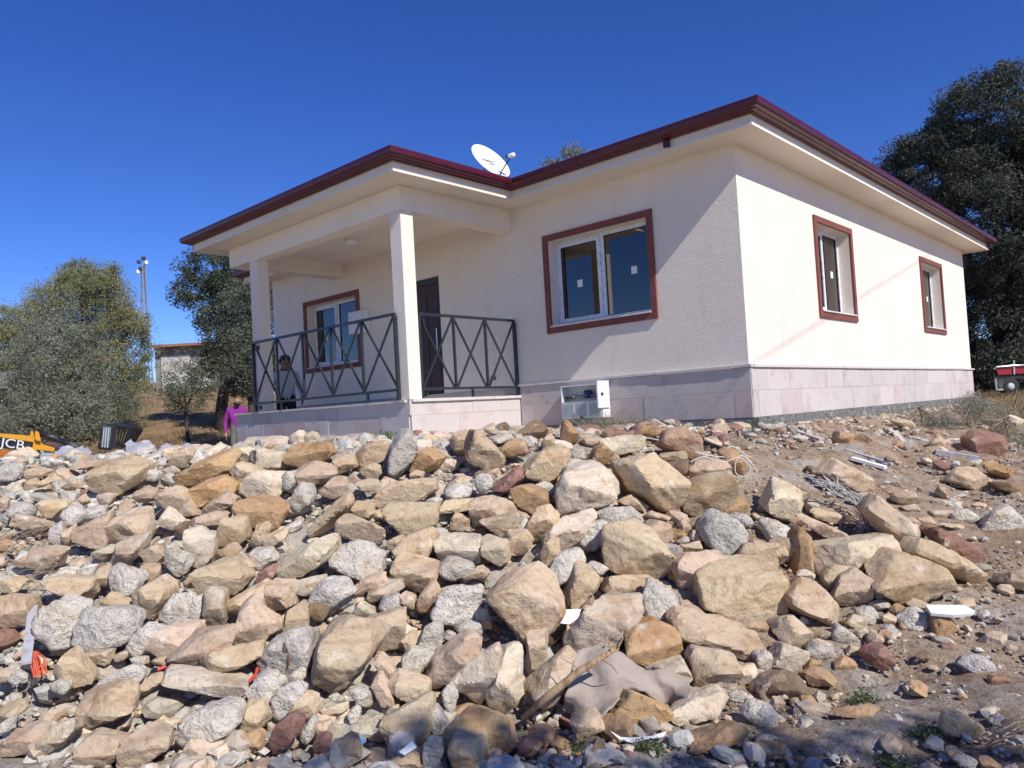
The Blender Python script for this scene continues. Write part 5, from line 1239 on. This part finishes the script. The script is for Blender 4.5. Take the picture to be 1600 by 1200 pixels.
for x in (1576, 1672): MB().lathe([(0.08, -0.08), (0.17, -0.08), (0.20, -0.05), (0.20, 0.05), (0.17, 0.08), (0.08, 0.08)], 24, RPp(x, 604, 0.05), tuple(fy)).build('wheel', MT['tyre'], rv, True); MB().lathe([(0.02, -0.09), (0.08, -0.085), (0.08, -0.06)], 16, RPp(x, 604, 0.05), tuple(fy)).build('rim', MT['greymetal'], rv, True)
slabr([(1553, 592), (1570, 592), (1569, 607), (1556, 608)], -0.02, 0.02, 'mud_flap', MT['black'], 0)
MB().tube([RPp(1555, 592, -.03), RPp(1557, 609, -.03), RPp(1567, 609, -.03)], 0.022, 6).build('bumper_bar', MT['greymetal'], rv)
MB().tube([RPp(1584, 563, -.02), RPp(1584.5, 585, -.02)], 0.02, 6).build('stake', MT['greymetal'], rv)
# people
def person(loc, facing, joints, rad, edges, region, mats, label, hair):
    ks = list(joints); me = bpy.data.meshes.new('body'); me.from_pydata([joints[k] for k in ks], [(ks.index(a), ks.index(b)) for a, b in edges], [])
    o = bpy.data.objects.new('body', me); COL.objects.link(o); sk = o.modifiers.new('skin', 'SKIN'); sk.use_smooth_shade = True
    ss = o.modifiers.new('sub', 'SUBSURF'); ss.levels = 2; ss.render_levels = 2
    for i, k in enumerate(ks): me.skin_vertices[0].data[i].radius = rad[k] if hasattr(rad[k], '__len__') else (rad[k], rad[k]); me.skin_vertices[0].data[i].use_root = (k == 'pelvis')
    bpy.context.view_layer.update()
    m2 = bpy.data.meshes.new_from_object(o.evaluated_get(bpy.context.evaluated_depsgraph_get())); bpy.data.objects.remove(o)
    for m in mats.values(): m2.materials.append(m)
    mk = list(mats); seg = [(Vector(joints[a]), Vector(joints[b]), region.get((a, b), region.get(b))) for a, b in edges]
    for p in m2.polygons:
        bd_ = 9; rr = 'top'
        for a, b, g in seg:
            ab = b-a; t = max(0, min(1, (p.center-a).dot(ab)/max(ab.length_squared, 1e-9))); dd = (p.center-a-ab*t).length
            if dd < bd_: bd_ = dd; rr = g
        p.material_index = mk.index(rr); p.use_smooth = True
    r = empty('person', loc, label, 'person', rz=facing); link('body', m2, None, r)
    h = Vector(joints['head'])
    for sx in (-1, 1):
        MB().lathe([(0.001, -0.009), (0.008, -0.004), (0.009, 0), (0.006, 0.006), (0.001, 0.008)], 8, h+Vector((sx*0.032, -0.098, 0.0)), (0, -1, 0)).build('eye', MT['gasket'], r, True)
        MB().lathe([(0.004, -0.03), (0.018, -0.02), (0.022, 0.0), (0.016, 0.022), (0.004, 0.03)], 10, h+Vector((sx*0.088, 0.0, -0.01))).build('ear', mats['skin'], r, True)
    MB().add([h+Vector(v) for v in ((-0.018, -0.095, -0.035), (0.018, -0.095, -0.035), (0, -0.130, -0.033), (0, -0.098, 0.018))], [(0, 1, 2), (0, 2, 3), (1, 3, 2), (0, 3, 1)]).build('nose', mats['skin'], r)
    MB().box(h.x-0.026, h.x+0.026, -0.098+h.y, -0.090+h.y, h.z-0.062, h.z-0.054).build('mouth', mat('lips', (0.30, 0.12, 0.09), 0.7), r)
    if hair:
        V0, F0 = ICO[3]; sel = V0[:, 1] > -0.55 if hair == 'cap' else np.ones(len(V0), bool)
        for nm, rule, sc, off, mt_ in hair:
            keep = rule(V0); fk = F0[keep[F0].all(1)]; used = np.unique(fk); mp = -np.ones(len(V0), int); mp[used] = np.arange(len(used))
            hm = mesh_np(nm, V0[used]*np.array(sc)+np.array(h)+np.array(off), mp[fk], True); ho = link(nm, hm, mt_, r); sd_ = ho.modifiers.new('t', 'SOLIDIFY'); sd_.thickness = 0.012; sd_.offset = 0
    return r
SKIN = mat('skin', (0.36, 0.19, 0.125), 0.6); HAIR = mat('grey_hair', (0.10, 0.085, 0.075), 0.8); PURP = mat('purple_sweater', (0.22, 0.02, 0.22), 0.9, bump=[(90, 0.004, 3)]); TROU = mat('grey_trousers', (0.16, 0.155, 0.14), 0.9); SHIRT = mat('grey_shirt', (0.40, 0.41, 0.42), 0.9, bump=[(20, 0.01, 3)]); DARKT = mat('black_trousers', (0.012, 0.013, 0.016), 0.9)
def figure(hd=(0, -0.06, 1.60), lh=(0.27, -0.10, 0.82), le=(0.28, 0.03, 1.10), rh=(-0.27, -0.12, 0.82), re=(-0.28, 0.02, 1.10)):
    J = dict(pelvis=(0, 0, 0.95), waist=(0, 0, 1.10), chest=(0, 0, 1.30), neck=(0, -0.01, 1.45), head=hd, crown=(hd[0], hd[1]+0.015, hd[2]+0.085))
    Rd = dict(pelvis=(0.165, 0.13), waist=(0.165, 0.125), chest=(0.18, 0.125), neck=0.06, head=(0.088, 0.105), crown=(0.062, 0.075))
    E_ = [('pelvis', 'waist'), ('waist', 'chest'), ('chest', 'neck'), ('neck', 'head'), ('head', 'crown')]; G = {'waist': 'top', 'chest': 'top', 'neck': 'top', 'head': 'skin', 'crown': 'skin'}
    for s, hx, el in (('l', lh, le), ('r', rh, re)):
        sg = 1 if s == 'l' else -1; J[s+'sh'] = (sg*0.19, 0, 1.39); J[s+'el'] = el; J[s+'wr'] = hx; J[s+'pa'] = (hx[0], hx[1]-0.03, hx[2]-0.07)
        Rd[s+'sh'] = 0.075; Rd[s+'el'] = 0.055; Rd[s+'wr'] = 0.036; Rd[s+'pa'] = (0.022, 0.038)
        E_ += [('chest', s+'sh'), (s+'sh', s+'el'), (s+'el', s+'wr'), (s+'wr', s+'pa')]; G[s+'sh'] = 'top'; G[s+'el'] = 'top'; G[s+'wr'] = 'top'; G[s+'pa'] = 'skin'
        for f in range(4):
            n_ = s+'f%d' % f; J[n_] = (hx[0]-sg*0.004, hx[1]-0.06+f*0.021, hx[2]-0.115-(0.012 if f in (1, 2) else 0)); J[n_+'t'] = (hx[0]-sg*0.022, hx[1]-0.062+f*0.021, hx[2]-0.155-(0.012 if f in (1, 2) else 0)); Rd[n_] = 0.0095; Rd[n_+'t'] = 0.008
            E_ += [(s+'pa', n_), (n_, n_+'t')]; G[n_] = 'skin'; G[n_+'t'] = 'skin'
        J[s+'th'] = (hx[0]-sg*0.02, hx[1]-0.075, hx[2]-0.06); J[s+'tt'] = (hx[0]-sg*0.03, hx[1]-0.095, hx[2]-0.095); Rd[s+'th'] = 0.011; Rd[s+'tt'] = 0.009; E_ += [(s+'pa', s+'th'), (s+'th', s+'tt')]; G[s+'th'] = 'skin'; G[s+'tt'] = 'skin'
        J[s+'hp'] = (sg*0.095, 0, 0.90); J[s+'kn'] = (sg*0.11, -0.02, 0.50); J[s+'an'] = (sg*0.11, 0.02, 0.09); J[s+'to'] = (sg*0.125, -0.15, 0.035)
        Rd[s+'hp'] = 0.10; Rd[s+'kn'] = 0.065; Rd[s+'an'] = 0.05; Rd[s+'to'] = 0.04; E_ += [('pelvis', s+'hp'), (s+'hp', s+'kn'), (s+'kn', s+'an'), (s+'an', s+'to')]
        for q in ('hp', 'kn', 'an'): G[s+q] = 'legs'
        G[s+'to'] = 'shoe'
    return J, Rd, E_, G
SHOE = mat('dark_shoe', (0.02, 0.018, 0.016), 0.6)
beard = ('beard', lambda V: (V[:, 1] < -0.1) & (V[:, 2] < -0.25) & (V[:, 2] > -0.97), (0.088, 0.112, 0.125), (0, -0.01, 0.02), HAIR)
ring = ('hair', lambda V: (V[:, 2] < 0.1) & (V[:, 2] > -0.55) & (V[:, 1] > 0.1), (0.102, 0.118, 0.125), (0, 0.005, 0.015), HAIR)
full = ('hair', lambda V: ((V[:, 2] > 0.15) | (V[:, 1] > 0.1)) & (V[:, 2] > -0.5) & (V[:, 1] > -0.75), (0.103, 0.122, 0.128), (0, 0.005, 0.025), HAIR)
def stand(px, py_head, depth, h=1.70):
    p = at(px, py_head, depth); return (p[0], p[1], p[2]-h)
toward = math.atan2(FH[1], FH[0]) - math.pi/2
J, Rd, E_, G = figure(hd=(0.02, -0.10, 1.585))
p1 = stand(369, 621, 20.6, 1.86); pr1 = person(p1, toward+0.35, J, Rd, E_, G, dict(top=PURP, skin=SKIN, legs=TROU, shoe=SHOE), 'bald bearded person in a purple sweater standing beyond the porch looking down', [beard, ring]); pr1.scale = (1.1, 1.1, 1.1)
J, Rd, E_, G = figure(lh=(0.24, -0.22, 0.98), le=(0.27, -0.02, 1.12))
p2 = stand(444, 557, 13.9, 1.72); person(p2, toward-0.3+0.8, J, Rd, E_, G, dict(top=SHIRT, skin=mat('skin_dark', (0.22, 0.115, 0.08), 0.6), legs=DARKT, shoe=SHOE), 'person in a grey shirt and dark trousers behind the porch railing', [full])

# ------------------------------------------------------------------ trees, shrubs and the far yard
def leaf_mat(name, rough=0.6, tr=0.25):
    return mat(name, rough=rough, spec=0.35, attr='tint', transl=tr)
MT['leaf'] = leaf_mat('leaves'); MT['bark'] = mat('bark', (0.07, 0.055, 0.045), 0.95, bump=[(20, 0.03, 5)], var=[((20, 20, 3), (0.6, 0.58, 0.55, 1), 0.45, 0.6)])
def leaves_mesh(name, C, size, cols, droop=0.0, asp=2.4):
    n = len(C); d = rng.normal(size=(n, 3)); d[:, 2] -= droop; d /= np.linalg.norm(d, axis=1)[:, None]
    e = rng.normal(size=(n, 3)); e -= (e*d).sum(1)[:, None]*d; e /= np.linalg.norm(e, axis=1)[:, None]
    s = size*rng.uniform(0.6, 1.3, n); a = d*s[:, None]; b = e*(s/asp)[:, None]; nn = np.cross(d, e)*(s*0.12)[:, None]
    V = np.stack([C-a, C+b*0.9+nn-a*0.1, C+a, C-b*0.9+nn-a*0.1], 1).reshape(-1, 3); F = np.arange(4*n).reshape(n, 4)
    me = mesh_np(name, V, F, False); set_col(me, 'tint', np.repeat(cols, 4, 0)); return me
def tree(name, base, lobes, n_clump, per, leaf, col, col2, label, cat='tree', group=None, droop=0.0, clump_r=0.35, trunk_r=0.18, limbs=7, surface=0.55, asp=2.4, twig=0.0, trunk=True):
    """lobes: list of (cx, cy, cz, rx, ry, rz) relative to the base"""
    base = Vector(base); t = empty(name, base, label, cat, group); vol = np.array([l[3]*l[4]*l[5] for l in lobes])**0.75; pr = vol/vol.sum(); cen = []
    while len(cen) < n_clump:
        l = lobes[rng.choice(len(lobes), p=pr)]; d = rng.normal(size=3); d /= np.linalg.norm(d); q = rng.random()**(1/3.0); q = q*(1-surface)+surface*(0.72+0.36*rng.random())
        cen.append([l[0]+d[0]*l[3]*q, l[1]+d[1]*l[4]*q, l[2]+d[2]*l[5]*q])
    cen = np.array(cen); cr_ = clump_r*rng.uniform(0.5, 1.5, len(cen))
    g = rng.normal(size=(len(cen), per, 3)); g /= np.maximum(np.linalg.norm(g, axis=2)[:, :, None], 1e-6); g *= (rng.random((len(cen), per, 1))**0.45)
    C = (cen[:, None]+g*cr_[:, None, None]*np.array([1, 1, 0.75])).reshape(-1, 3)
    mixv = np.clip(0.5+0.6*fbm(cen*0.7+3, 2)+rng.normal(size=len(cen))*0.30, 0, 1); k = np.repeat(mixv, per)[:, None]
    cols = (np.array(col)[None]*(1-k)+np.array(col2)[None]*k)*rng.uniform(0.75, 1.25, (len(C), 1))
    link('crown', leaves_mesh('crown', C, leaf, cols, droop, asp), MT['leaf'], t)
    if trunk:
        b = MB(); top = max(l[2] for l in lobes); cx, cy = np.mean([l[0] for l in lobes]), np.mean([l[1] for l in lobes]); fork = min(l[2]-0.55*l[5] for l in lobes)
        fork = max(fork, 0.25); f = Vector((cx*0.3, cy*0.3, fork)); b.tube([(0, 0, -0.3), (0.02, 0.02, fork*0.5), tuple(f)], [trunk_r*1.3, trunk_r, trunk_r*0.85], 10)
        for i in range(limbs):
            c = Vector(cen[rng.integers(len(cen))]); m_ = f.lerp(c, 0.5)+Vector(rng.normal(size=3)*0.12); b.tube([f-Vector((0, 0, trunk_r)), m_, f.lerp(c, 0.92)], [trunk_r*0.6, trunk_r*0.32, trunk_r*0.1], 6)
        b.build('trunk', MT['bark' if cat == 'tree' else 'twig'], t, True)
    if twig > 0:
        b = MB(); idx = rng.choice(len(cen), int(twig*len(cen)), replace=False)
        for i in idx:
            c = Vector(cen[i]); o_ = Vector(rng.normal(size=3)); o_.normalize(); b.tube([c*0.86, c, c+o_*cr_[i]*1.3], [0.02, 0.01, 0.004] if cat == 'tree' else [0.003, 0.002, 0.001], 4)
        tag(b.build('twigs', MT['bark' if cat == 'tree' else 'twig'], t), kind='stuff')
    return t
def gp(px, depth):   # a place on the ground under an image column, at a distance
    p = at(px, 640, depth); return (p[0], p[1], gz(p[0], p[1]))
def off(u, v=0): return RH[0]*u+FH[0]*v, RH[1]*u+FH[1]*v
def lobe(u, v, z, ru, rz): x, y = off(u, v); return (x, y, z, ru, ru, rz)
def zt(px, py, depth, base): return at(px, py, depth)[2]-base[2]
GRN, OLV = (0.115, 0.135, 0.045), (0.10, 0.115, 0.075)
# left: tall pale willow-like tree
b0 = gp(135, 27); k = 27/FPX
tree('tall_tree', b0, [lobe(0, 0, zt(0, 500, 27, b0), 1.9, 1.75), lobe(-1.5, 0.3, zt(0, 545, 27, b0), 1.7, 1.8), lobe(1.05, 0.2, zt(0, 560, 27, b0), 1.25, 1.9), lobe(0.2, -0.3, zt(0, 620, 27, b0), 2.2, 1.5), lobe(0.1, 0, zt(0, 455, 27, b0), 1.2, 0.9), lobe(1.9, 0, zt(0, 520, 27, b0), 0.5, 0.45), lobe(-2.6, 0, zt(0, 500, 27, b0), 0.6, 0.5), lobe(0.9, 0, zt(0, 438, 27, b0), 0.5, 0.5)],
     1150, 105, 0.052, (0.20, 0.215, 0.095), (0.34, 0.32, 0.17), 'tall yellow-green tree rising behind the grey olive at left', droop=0.5, clump_r=0.36, trunk_r=0.2, surface=0.45, asp=4.0, twig=0.5)
b0 = gp(100, 20)
tree('olive_tree', b0, [lobe(-0.1, 0, zt(0, 575, 20, b0), 1.15, 1.25), lobe(-0.75, 0.1, zt(0, 630, 20, b0), 1.05, 0.9), lobe(0.75, 0, zt(0, 640, 20, b0), 1.05, 0.8), lobe(0.0, -0.2, zt(0, 665, 20, b0), 1.5, 0.7), lobe(0.05, 0, zt(0, 515, 20, b0), 0.75, 0.75)],
     520, 95, 0.040, (0.115, 0.13, 0.085), (0.27, 0.285, 0.21), 'grey-green olive tree in front of the tall tree at left', clump_r=0.30, trunk_r=0.12, asp=3.5)
b0 = gp(14, 30)
tree('dark_tree', b0, [lobe(-0.6, 0, zt(0, 545, 30, b0), 1.6, 1.3), lobe(0.3, 0, zt(0, 600, 30, b0), 1.2, 1.0), lobe(-2.2, 0, zt(0, 560, 30, b0), 1.6, 1.6)], 200, 55, 0.075, (0.055, 0.065, 0.035), (0.11, 0.12, 0.06), 'dark tree at the left edge of the picture', clump_r=0.45)
b0 = gp(290, 16.5)
tree('olive_sapling', b0, [lobe(-0.05, 0, zt(0, 600, 16.5, b0), 0.38, 0.5), lobe(0.12, 0, zt(0, 632, 16.5, b0), 0.50, 0.35), lobe(-0.3, 0, zt(0, 640, 16.5, b0), 0.35, 0.28), lobe(0.35, 0, zt(0, 615, 16.5, b0), 0.28, 0.3)], 110, 46, 0.036, (0.085, 0.10, 0.062), (0.17, 0.18, 0.12), 'small olive sapling on the dry slope near the person in purple', clump_r=0.2, trunk_r=0.045, asp=3.5)
b0 = gp(345, 27)
tree('dark_oak', b0, [lobe(-0.1, 0, zt(0, 440, 27, b0), 1.15, 0.85), lobe(-0.75, 0, zt(0, 470, 27, b0), 0.75, 0.65), lobe(0.9, 0, zt(0, 470, 27, b0), 1.2, 1.0), lobe(0.5, -0.5, zt(0, 545, 27, b0), 1.15, 1.4), lobe(1.6, 0, zt(0, 540, 27, b0), 1.3, 1.5), lobe(0.1, 0, zt(0, 515, 27, b0), 0.7, 0.6), lobe(0.6, -0.4, zt(0, 600, 27, b0), 1.2, 0.7), lobe(1.5, -0.2, zt(0, 610, 27, b0), 1.2, 0.6)],
     520, 100, 0.055, (0.045, 0.060, 0.034), (0.12, 0.135, 0.085), 'tall dark evergreen tree behind the left end of the house', clump_r=0.36, trunk_r=0.2, asp=2.2)
b0 = gp(392, 22)
tree('grey_bush', b0, [lobe(0.0, 0, zt(0, 520, 22, b0), 0.8, 1.2), lobe(0.2, 0, zt(0, 590, 22, b0), 0.95, 0.8), lobe(-0.2, 0, zt(0, 610, 22, b0), 0.8, 0.5)], 230, 80, 0.044, (0.07, 0.085, 0.055), (0.15, 0.16, 0.115), 'grey-green bush between the dark tree and the house', clump_r=0.3, trunk_r=0.1)
# right: big olive
b0 = gp(1610, 23)
zb = lambda y: zt(0, y+60, 23, b0)
tree('large_olive_tree', b0, [lobe(-0.4, 0, zt(1560, 190, 23, b0), 2.1, 1.6), lobe(-2.1, 0, zt(1480, 265, 23, b0), 1.7, 1.5), lobe(1.8, 0, zt(1640, 260, 23, b0), 2.4, 2.0), lobe(-1.2, -0.5, zt(1540, 370, 23, b0), 1.9, 2.0), lobe(-1.0, 0.3, zt(1560, 500, 23, b0), 1.5, 1.7), lobe(1.4, 0.3, zt(1560, 450, 23, b0), 2.2, 2.3), lobe(-0.2, 1.0, zt(1560, 580, 23, b0), 2.6, 1.0), lobe(-3.2, 0, zt(1400, 240, 23, b0), 0.5, 0.4)],
     2200, 120, 0.066, (0.028, 0.036, 0.026), (0.11, 0.12, 0.09), 'huge dark olive tree behind the right end of the house', clump_r=0.38, trunk_r=0.4, asp=3.2)
b0 = gp(925, 27)
tree('roofline_tree', b0, [lobe(0, 0, zt(930, 250, 27, b0), 0.7, 0.75), lobe(-0.75, 0, zt(895, 262, 27, b0), 0.7, 0.5), lobe(0.6, 0, zt(950, 258, 27, b0), 0.5, 0.6), lobe(0, 0, zt(930, 330, 27, b0), 1.6, 1.6)], 190, 50, 0.06, (0.12, 0.13, 0.085), (0.24, 0.25, 0.19), 'sparse grey tree top showing above the roof gutter', clump_r=0.26, asp=3.0)
# the tree at the photographer's side whose shade falls on the foreground
xs, ys = uv2xy(5.2, -3.6); b0 = (xs, ys, gz(xs, ys))
tree('shade_tree', b0, [lobe(-0.5, 0.2, 5.9, 1.9, 1.0), lobe(-2.8, 0.1, 5.6, 1.1, 0.7), lobe(-5.6, 0.2, 5.3, 1.3, 0.7), lobe(1.3, 0.1, 6.2, 1.5, 0.9)], 130, 60, 0.07, GRN, OLV, 'leafy tree beside the photographer shading the foreground', clump_r=0.36, trunk_r=0.2)
# shrubs and weeds
def tuft(name, base, n, h, spread, col, col2, label, cat='weed', blade=0.006, leafy=0.0, group=None, lean=0.5):
    V = []; F = []; Cc = []; base = Vector(base)
    for i in range(n):
        a = rng.uniform(0, 2*math.pi); r_ = spread*math.sqrt(rng.random()); x, y = r_*math.cos(a), r_*math.sin(a); hh = h*rng.uniform(0.5, 1.1); tx, ty = rng.normal()*lean*hh*0.5+x*0.5, rng.normal()*lean*hh*0.5+y*0.5
        s = rng.normal(size=2); s /= np.linalg.norm(s); s = s*blade; k = len(V); z0 = gz(base.x+x, base.y+y)-base.z-0.02
        V += [(x-s[0], y-s[1], z0), (x+s[0], y+s[1], z0), (x+tx*0.6+s[0]*0.7, y+ty*0.6+s[1]*0.7, z0+hh*0.6), (x+tx*0.6-s[0]*0.7, y+ty*0.6-s[1]*0.7, z0+hh*0.6), (x+tx, y+ty, z0+hh), (x+tx+s[0]*0.2, y+ty, z0+hh)]
        F += [(k, k+1, k+2, k+3), (k+3, k+2, k+5, k+4)]; m_ = rng.random(); c = (np.array(col)*(1-m_)+np.array(col2)*m_)*rng.uniform(0.8, 1.2); Cc += [c]*6
        if leafy:
            for j in range(int(leafy)):
                q = rng.uniform(0.3, 1.0); p = np.array([x+tx*q, y+ty*q, z0+hh*q])+rng.normal(size=3)*0.012; d = rng.normal(size=3); d /= np.linalg.norm(d); e = np.cross(d, rng.normal(size=3)); e /= np.linalg.norm(e); l = blade*3.2
                k = len(V); V += [tuple(p-d*l*0.3), tuple(p+e*l*0.35+d*l*0.3), tuple(p+d*l), tuple(p-e*l*0.35+d*l*0.3)]; F += [(k, k+1, k+2, k+3)]; Cc += [c*rng.uniform(0.8, 1.25)]*4
    me = mesh_np(name, V, F); set_col(me, 'tint', np.array(Cc)); o = link(name, me, MT['leaf']); o.location = base; return tag(o, label, cat, group)
def shrub(px, py, rx_, h, n, col, col2, label, leafy=6, blade=0.0028, name='dry_shrub', cat='shrub', lean=0.9, group=None):
    p, d = hit(px, py); tuft(name, p, n, h, rx_, col, col2, label, cat, blade, leafy, group, lean)
DRY, GRY = (0.34, 0.29, 0.19), (0.36, 0.36, 0.29)
def bush(px, py, lobes, n, per, leaf, c1, c2, label):
    p, d = hit(px, py); tree('dry_shrub', p, lobes, n, per, leaf, c1, c2, label, 'shrub', None, clump_r=0.10, trunk_r=0.012, limbs=14, surface=0.35, asp=3.0, twig=0.4)
bush(1515, 672, [lobe(0, 0, 0.16, 0.36, 0.20), lobe(-0.38, 0, 0.10, 0.25, 0.13), lobe(0.35, 0.1, 0.14, 0.28, 0.18), lobe(0.05, 0, 0.32, 0.2, 0.12)], 190, 42, 0.014, (0.27, 0.27, 0.21), (0.42, 0.42, 0.35), 'wide dry grey shrub growing against the right end of the plinth')
bush(1438, 668, [lobe(0, 0, 0.08, 0.22, 0.11)], 40, 36, 0.013, (0.27, 0.27, 0.21), (0.40, 0.40, 0.32), 'low dry shrub beside the broken foundation')
bush(1583, 650, [lobe(0, 0, 0.12, 0.35, 0.15), lobe(0.4, 0, 0.14, 0.3, 0.18)], 110, 36, 0.014, (0.34, 0.26, 0.13), (0.40, 0.36, 0.24), 'yellow-brown dry bush in front of the red pickup')
bush(1572, 690, [lobe(0, 0, 0.07, 0.35, 0.09)], 70, 36, 0.012, (0.30, 0.28, 0.20), (0.40, 0.38, 0.30), 'flat dry scrub above the purple rock at right')
shrub(1590, 700, 0.3, 0.22, 90, DRY, GRY, 'dry grass clump at the right edge behind the purple rock', 3)
shrub(955, 672, 0.35, 0.26, 180, (0.20, 0.22, 0.12), (0.34, 0.34, 0.24), 'grey-green weeds growing below the meter box', 8, name='weed_patch', cat='weeds')
shrub(1055, 664, 0.30, 0.12, 70, (0.20, 0.21, 0.11), DRY, 'thin weeds along the foot of the front wall', 5, name='weed_patch', cat='weeds')
shrub(605, 692, 0.10, 0.16, 40, (0.05, 0.12, 0.03), (0.10, 0.19, 0.05), 'small bright green weed by the porch base', 9, 0.006, 'green_weed', 'weed')
for k, (x, y, lb) in enumerate(((912, 1170, 'small green weed beside a dark rock at the bottom'), (1018, 1172, 'tiny green weed below the white paper sheet'), (1395, 1195, 'green weed at the bottom edge in the shade'), (1450, 1150, 'low green weed left of the tan rock on the dirt'), (1345, 1095, 'low weed on bare ground below the small red rock'))):
    shrub(x, y, 0.05, 0.06, 34, (0.07, 0.12, 0.04), (0.16, 0.19, 0.08), lb, 7, 0.0045, 'green_weed', 'weed')
# dry grass on the slope behind, one mass
gpts = []
for i in range(5200):
    a = rng.uniform(-0.72, -0.25); v = 11+rng.random()**1.5*34; gpts.append((a*v, v))
for i in range(900):
    a = rng.uniform(0.58, 0.72); v = 10+rng.random()*14; gpts.append((a*v, v))
V = []; F = []; Cc = []
for u, v in gpts:
    x, y = uv2xy(u, v); z = float(ground(u, v)); h = rng.uniform(0.06, 0.26)*(1 if u < 0 else 0.7); n = 4; c = np.array([0.36, 0.255, 0.135])*rng.uniform(0.6, 1.25)
    for j in range(n):
        k = len(V); dx, dy = rng.normal(size=2)*0.10; wb = 0.02 if v > 20 else 0.007; V += [(x-wb+dx, y+dy, z-0.02), (x+wb+dx, y+dy, z-0.02), (x+dx*2, y+dy*2, z+h)]; F.append((k, k+1, k+2)); Cc += [c]*3
me = mesh_np('dry_grass', V, F); set_col(me, 'tint', np.array(Cc)); tag(link('dry_grass', me, MT['leaf']), 'dry brown grass over the slope behind the heap', 'grass', kind='stuff')
# lattice pole with floodlights
b0 = gp(232, 40); tw = empty('floodlight_pole', b0, 'slender steel lattice pole with floodlights behind the trees', 'pole'); zt_ = zt(228, 412, 40, b0); zm = zt(232, 508, 40, b0)
MT['galv'] = mat('galvanised_steel', (0.22, 0.20, 0.175), 0.6)
cor = lambda z: 0.33-0.24*min(z/zt_, 1)
for sx, sy in ((1, 1), (1, -1), (-1, 1), (-1, -1)): MB().bar((sx*cor(0)*0.7, sy*cor(0)*0.7, -0.3), (sx*cor(zt_)*0.7, sy*cor(zt_)*0.7, zt_), 0.04).build('leg', MT['galv'], tw)
for k in range(9):
    z = zt_*(k+1)/9.5; c = cor(z)*0.7
    for a, b in (((c, c), (c, -c)), ((c, -c), (-c, -c)), ((-c, -c), (-c, c)), ((-c, c), (c, c))): MB().bar((*a, z), (*b, z), 0.028).build('crossbar', MT['galv'], tw)
MB().box(-0.22, 0.22, -0.22, 0.22, zm-0.03, zm+0.03).build('platform', MT['galv'], tw)
for dx, dz, m in ((-0.2, 0.18, 'black'), (0.16, 0.12, 'whitemetal'), (-0.3, -0.35, 'whitemetal'), (0.05, 0.35, 'black'), (-0.12, -0.2, 'black')): x, y = off(dx); MB().box(x-0.10, x+0.10, y-0.08, y+0.08, zt_+dz-0.09, zt_+dz+0.09).build('floodlight', MT[m], tw, bevel=0.02)
# far farmhouse
d = 44; b0 = at(288, 602, d); fh_ = empty('farmhouse', b0, 'small grey farmhouse with faded red tile roof behind the lattice pole', 'farmhouse', rz=toward); s = d/FPX
wl_ = MB(); wl_.box(-44*s, 70*s, 0, 5, -2, 62*s); wl_.build('wall', mat('grey_render', (0.26, 0.245, 0.23), 0.95, bump=[(8, 0.03, 3)], var=[(2, (0.7, 0.68, 0.66, 1), 0.4, 0.6)]), fh_)
MB().box(-34*s, 11*s, -0.08, -0.01, -1.5, 48*s).build('white_panel', mat('whitewash', (0.52, 0.51, 0.48), 0.9, var=[(2.5, (0.75, 0.74, 0.73, 1), 0.4, 0.6)]), fh_); MB().box(13*s, 40*s, -0.06, -0.01, -1.5, 37*s).build('white_panel', MT['foam'], fh_)
r_ = MB(); r_.add([(-50*s, -0.6, 64*s), (80*s, -0.6, 64*s), (80*s, 2.5, 73*s), (-50*s, 2.5, 73*s), (80*s, 5.6, 64*s), (-50*s, 5.6, 64*s), (-50*s, -0.6, 60*s), (80*s, -0.6, 60*s)], [(0, 1, 2, 3), (3, 2, 4, 5), (6, 7, 1, 0), (0, 3, 5)]); r_.build('roof', mat('faded_tiles', (0.30, 0.14, 0.095), 0.9, var=[((0.8, 14, 1), (0.7, 0.65, 0.6, 1), 0.45, 0.6)]), fh_)
MB().lathe([(0.05, -0.1), (0.16, -0.05), (0.17, 0.0)], 12, (-36*s, -0.15, 55*s)).build('lamp', MT['whitemetal'], fh_)
# low block wall at the left edge
d = 26; b0 = at(0, 607, d); sw = empty('block_wall', b0, 'low grey block wall at the left edge beneath the dark tree', 'wall', rz=toward); s = d/FPX
for r in range(4):
    for c in range(10):
        MB().box(-140*s+c*17*s+(r % 2)*8*s, -140*s+c*17*s+(r % 2)*8*s+16.4*s, 0, 0.2, r*6.6*s, r*6.6*s+6.3*s).build('block', MT['foundation'], sw)
# overhead cable off to the right, its shadow crossing the side wall
P0 = np.array([0, 0.35, 0.083])+SUN/SUN[0]*6.5; P1 = np.array([0, 7.08, 1.93])+SUN/SUN[0]*6.5; dr_ = (P1-P0)/(P1[1]-P0[1])
A_ = P0+dr_*(-15-P0[1]); B_ = P0+dr_*(24-P0[1])
for nm, q in (('nearer the camera', A_), ('behind the big olive tree', B_)):
    g = gz(q[0], q[1]); up = empty('utility_pole', (q[0]+0.12, q[1], g), 'wooden utility pole beyond the right edge, ' + nm, 'utility pole')
    MB().tube([(0, 0, -0.5), (0, 0, q[2]-g+0.4)], 0.13, 12, 0.09).build('pole', MT['wood'], up, True); MB().bar((0, -0.5, q[2]-g+0.1), (0, 0.5, q[2]-g+0.1), 0.09).build('crossarm', MT['wood'], up)
tag(MB().tube([tuple(A_+(B_-A_)*t) for t in np.linspace(0, 1, 12)], 0.007, 8).build('overhead_cable', MT['gasket'], None, True), 'thick overhead cable strung between two poles off to the right', 'cable')
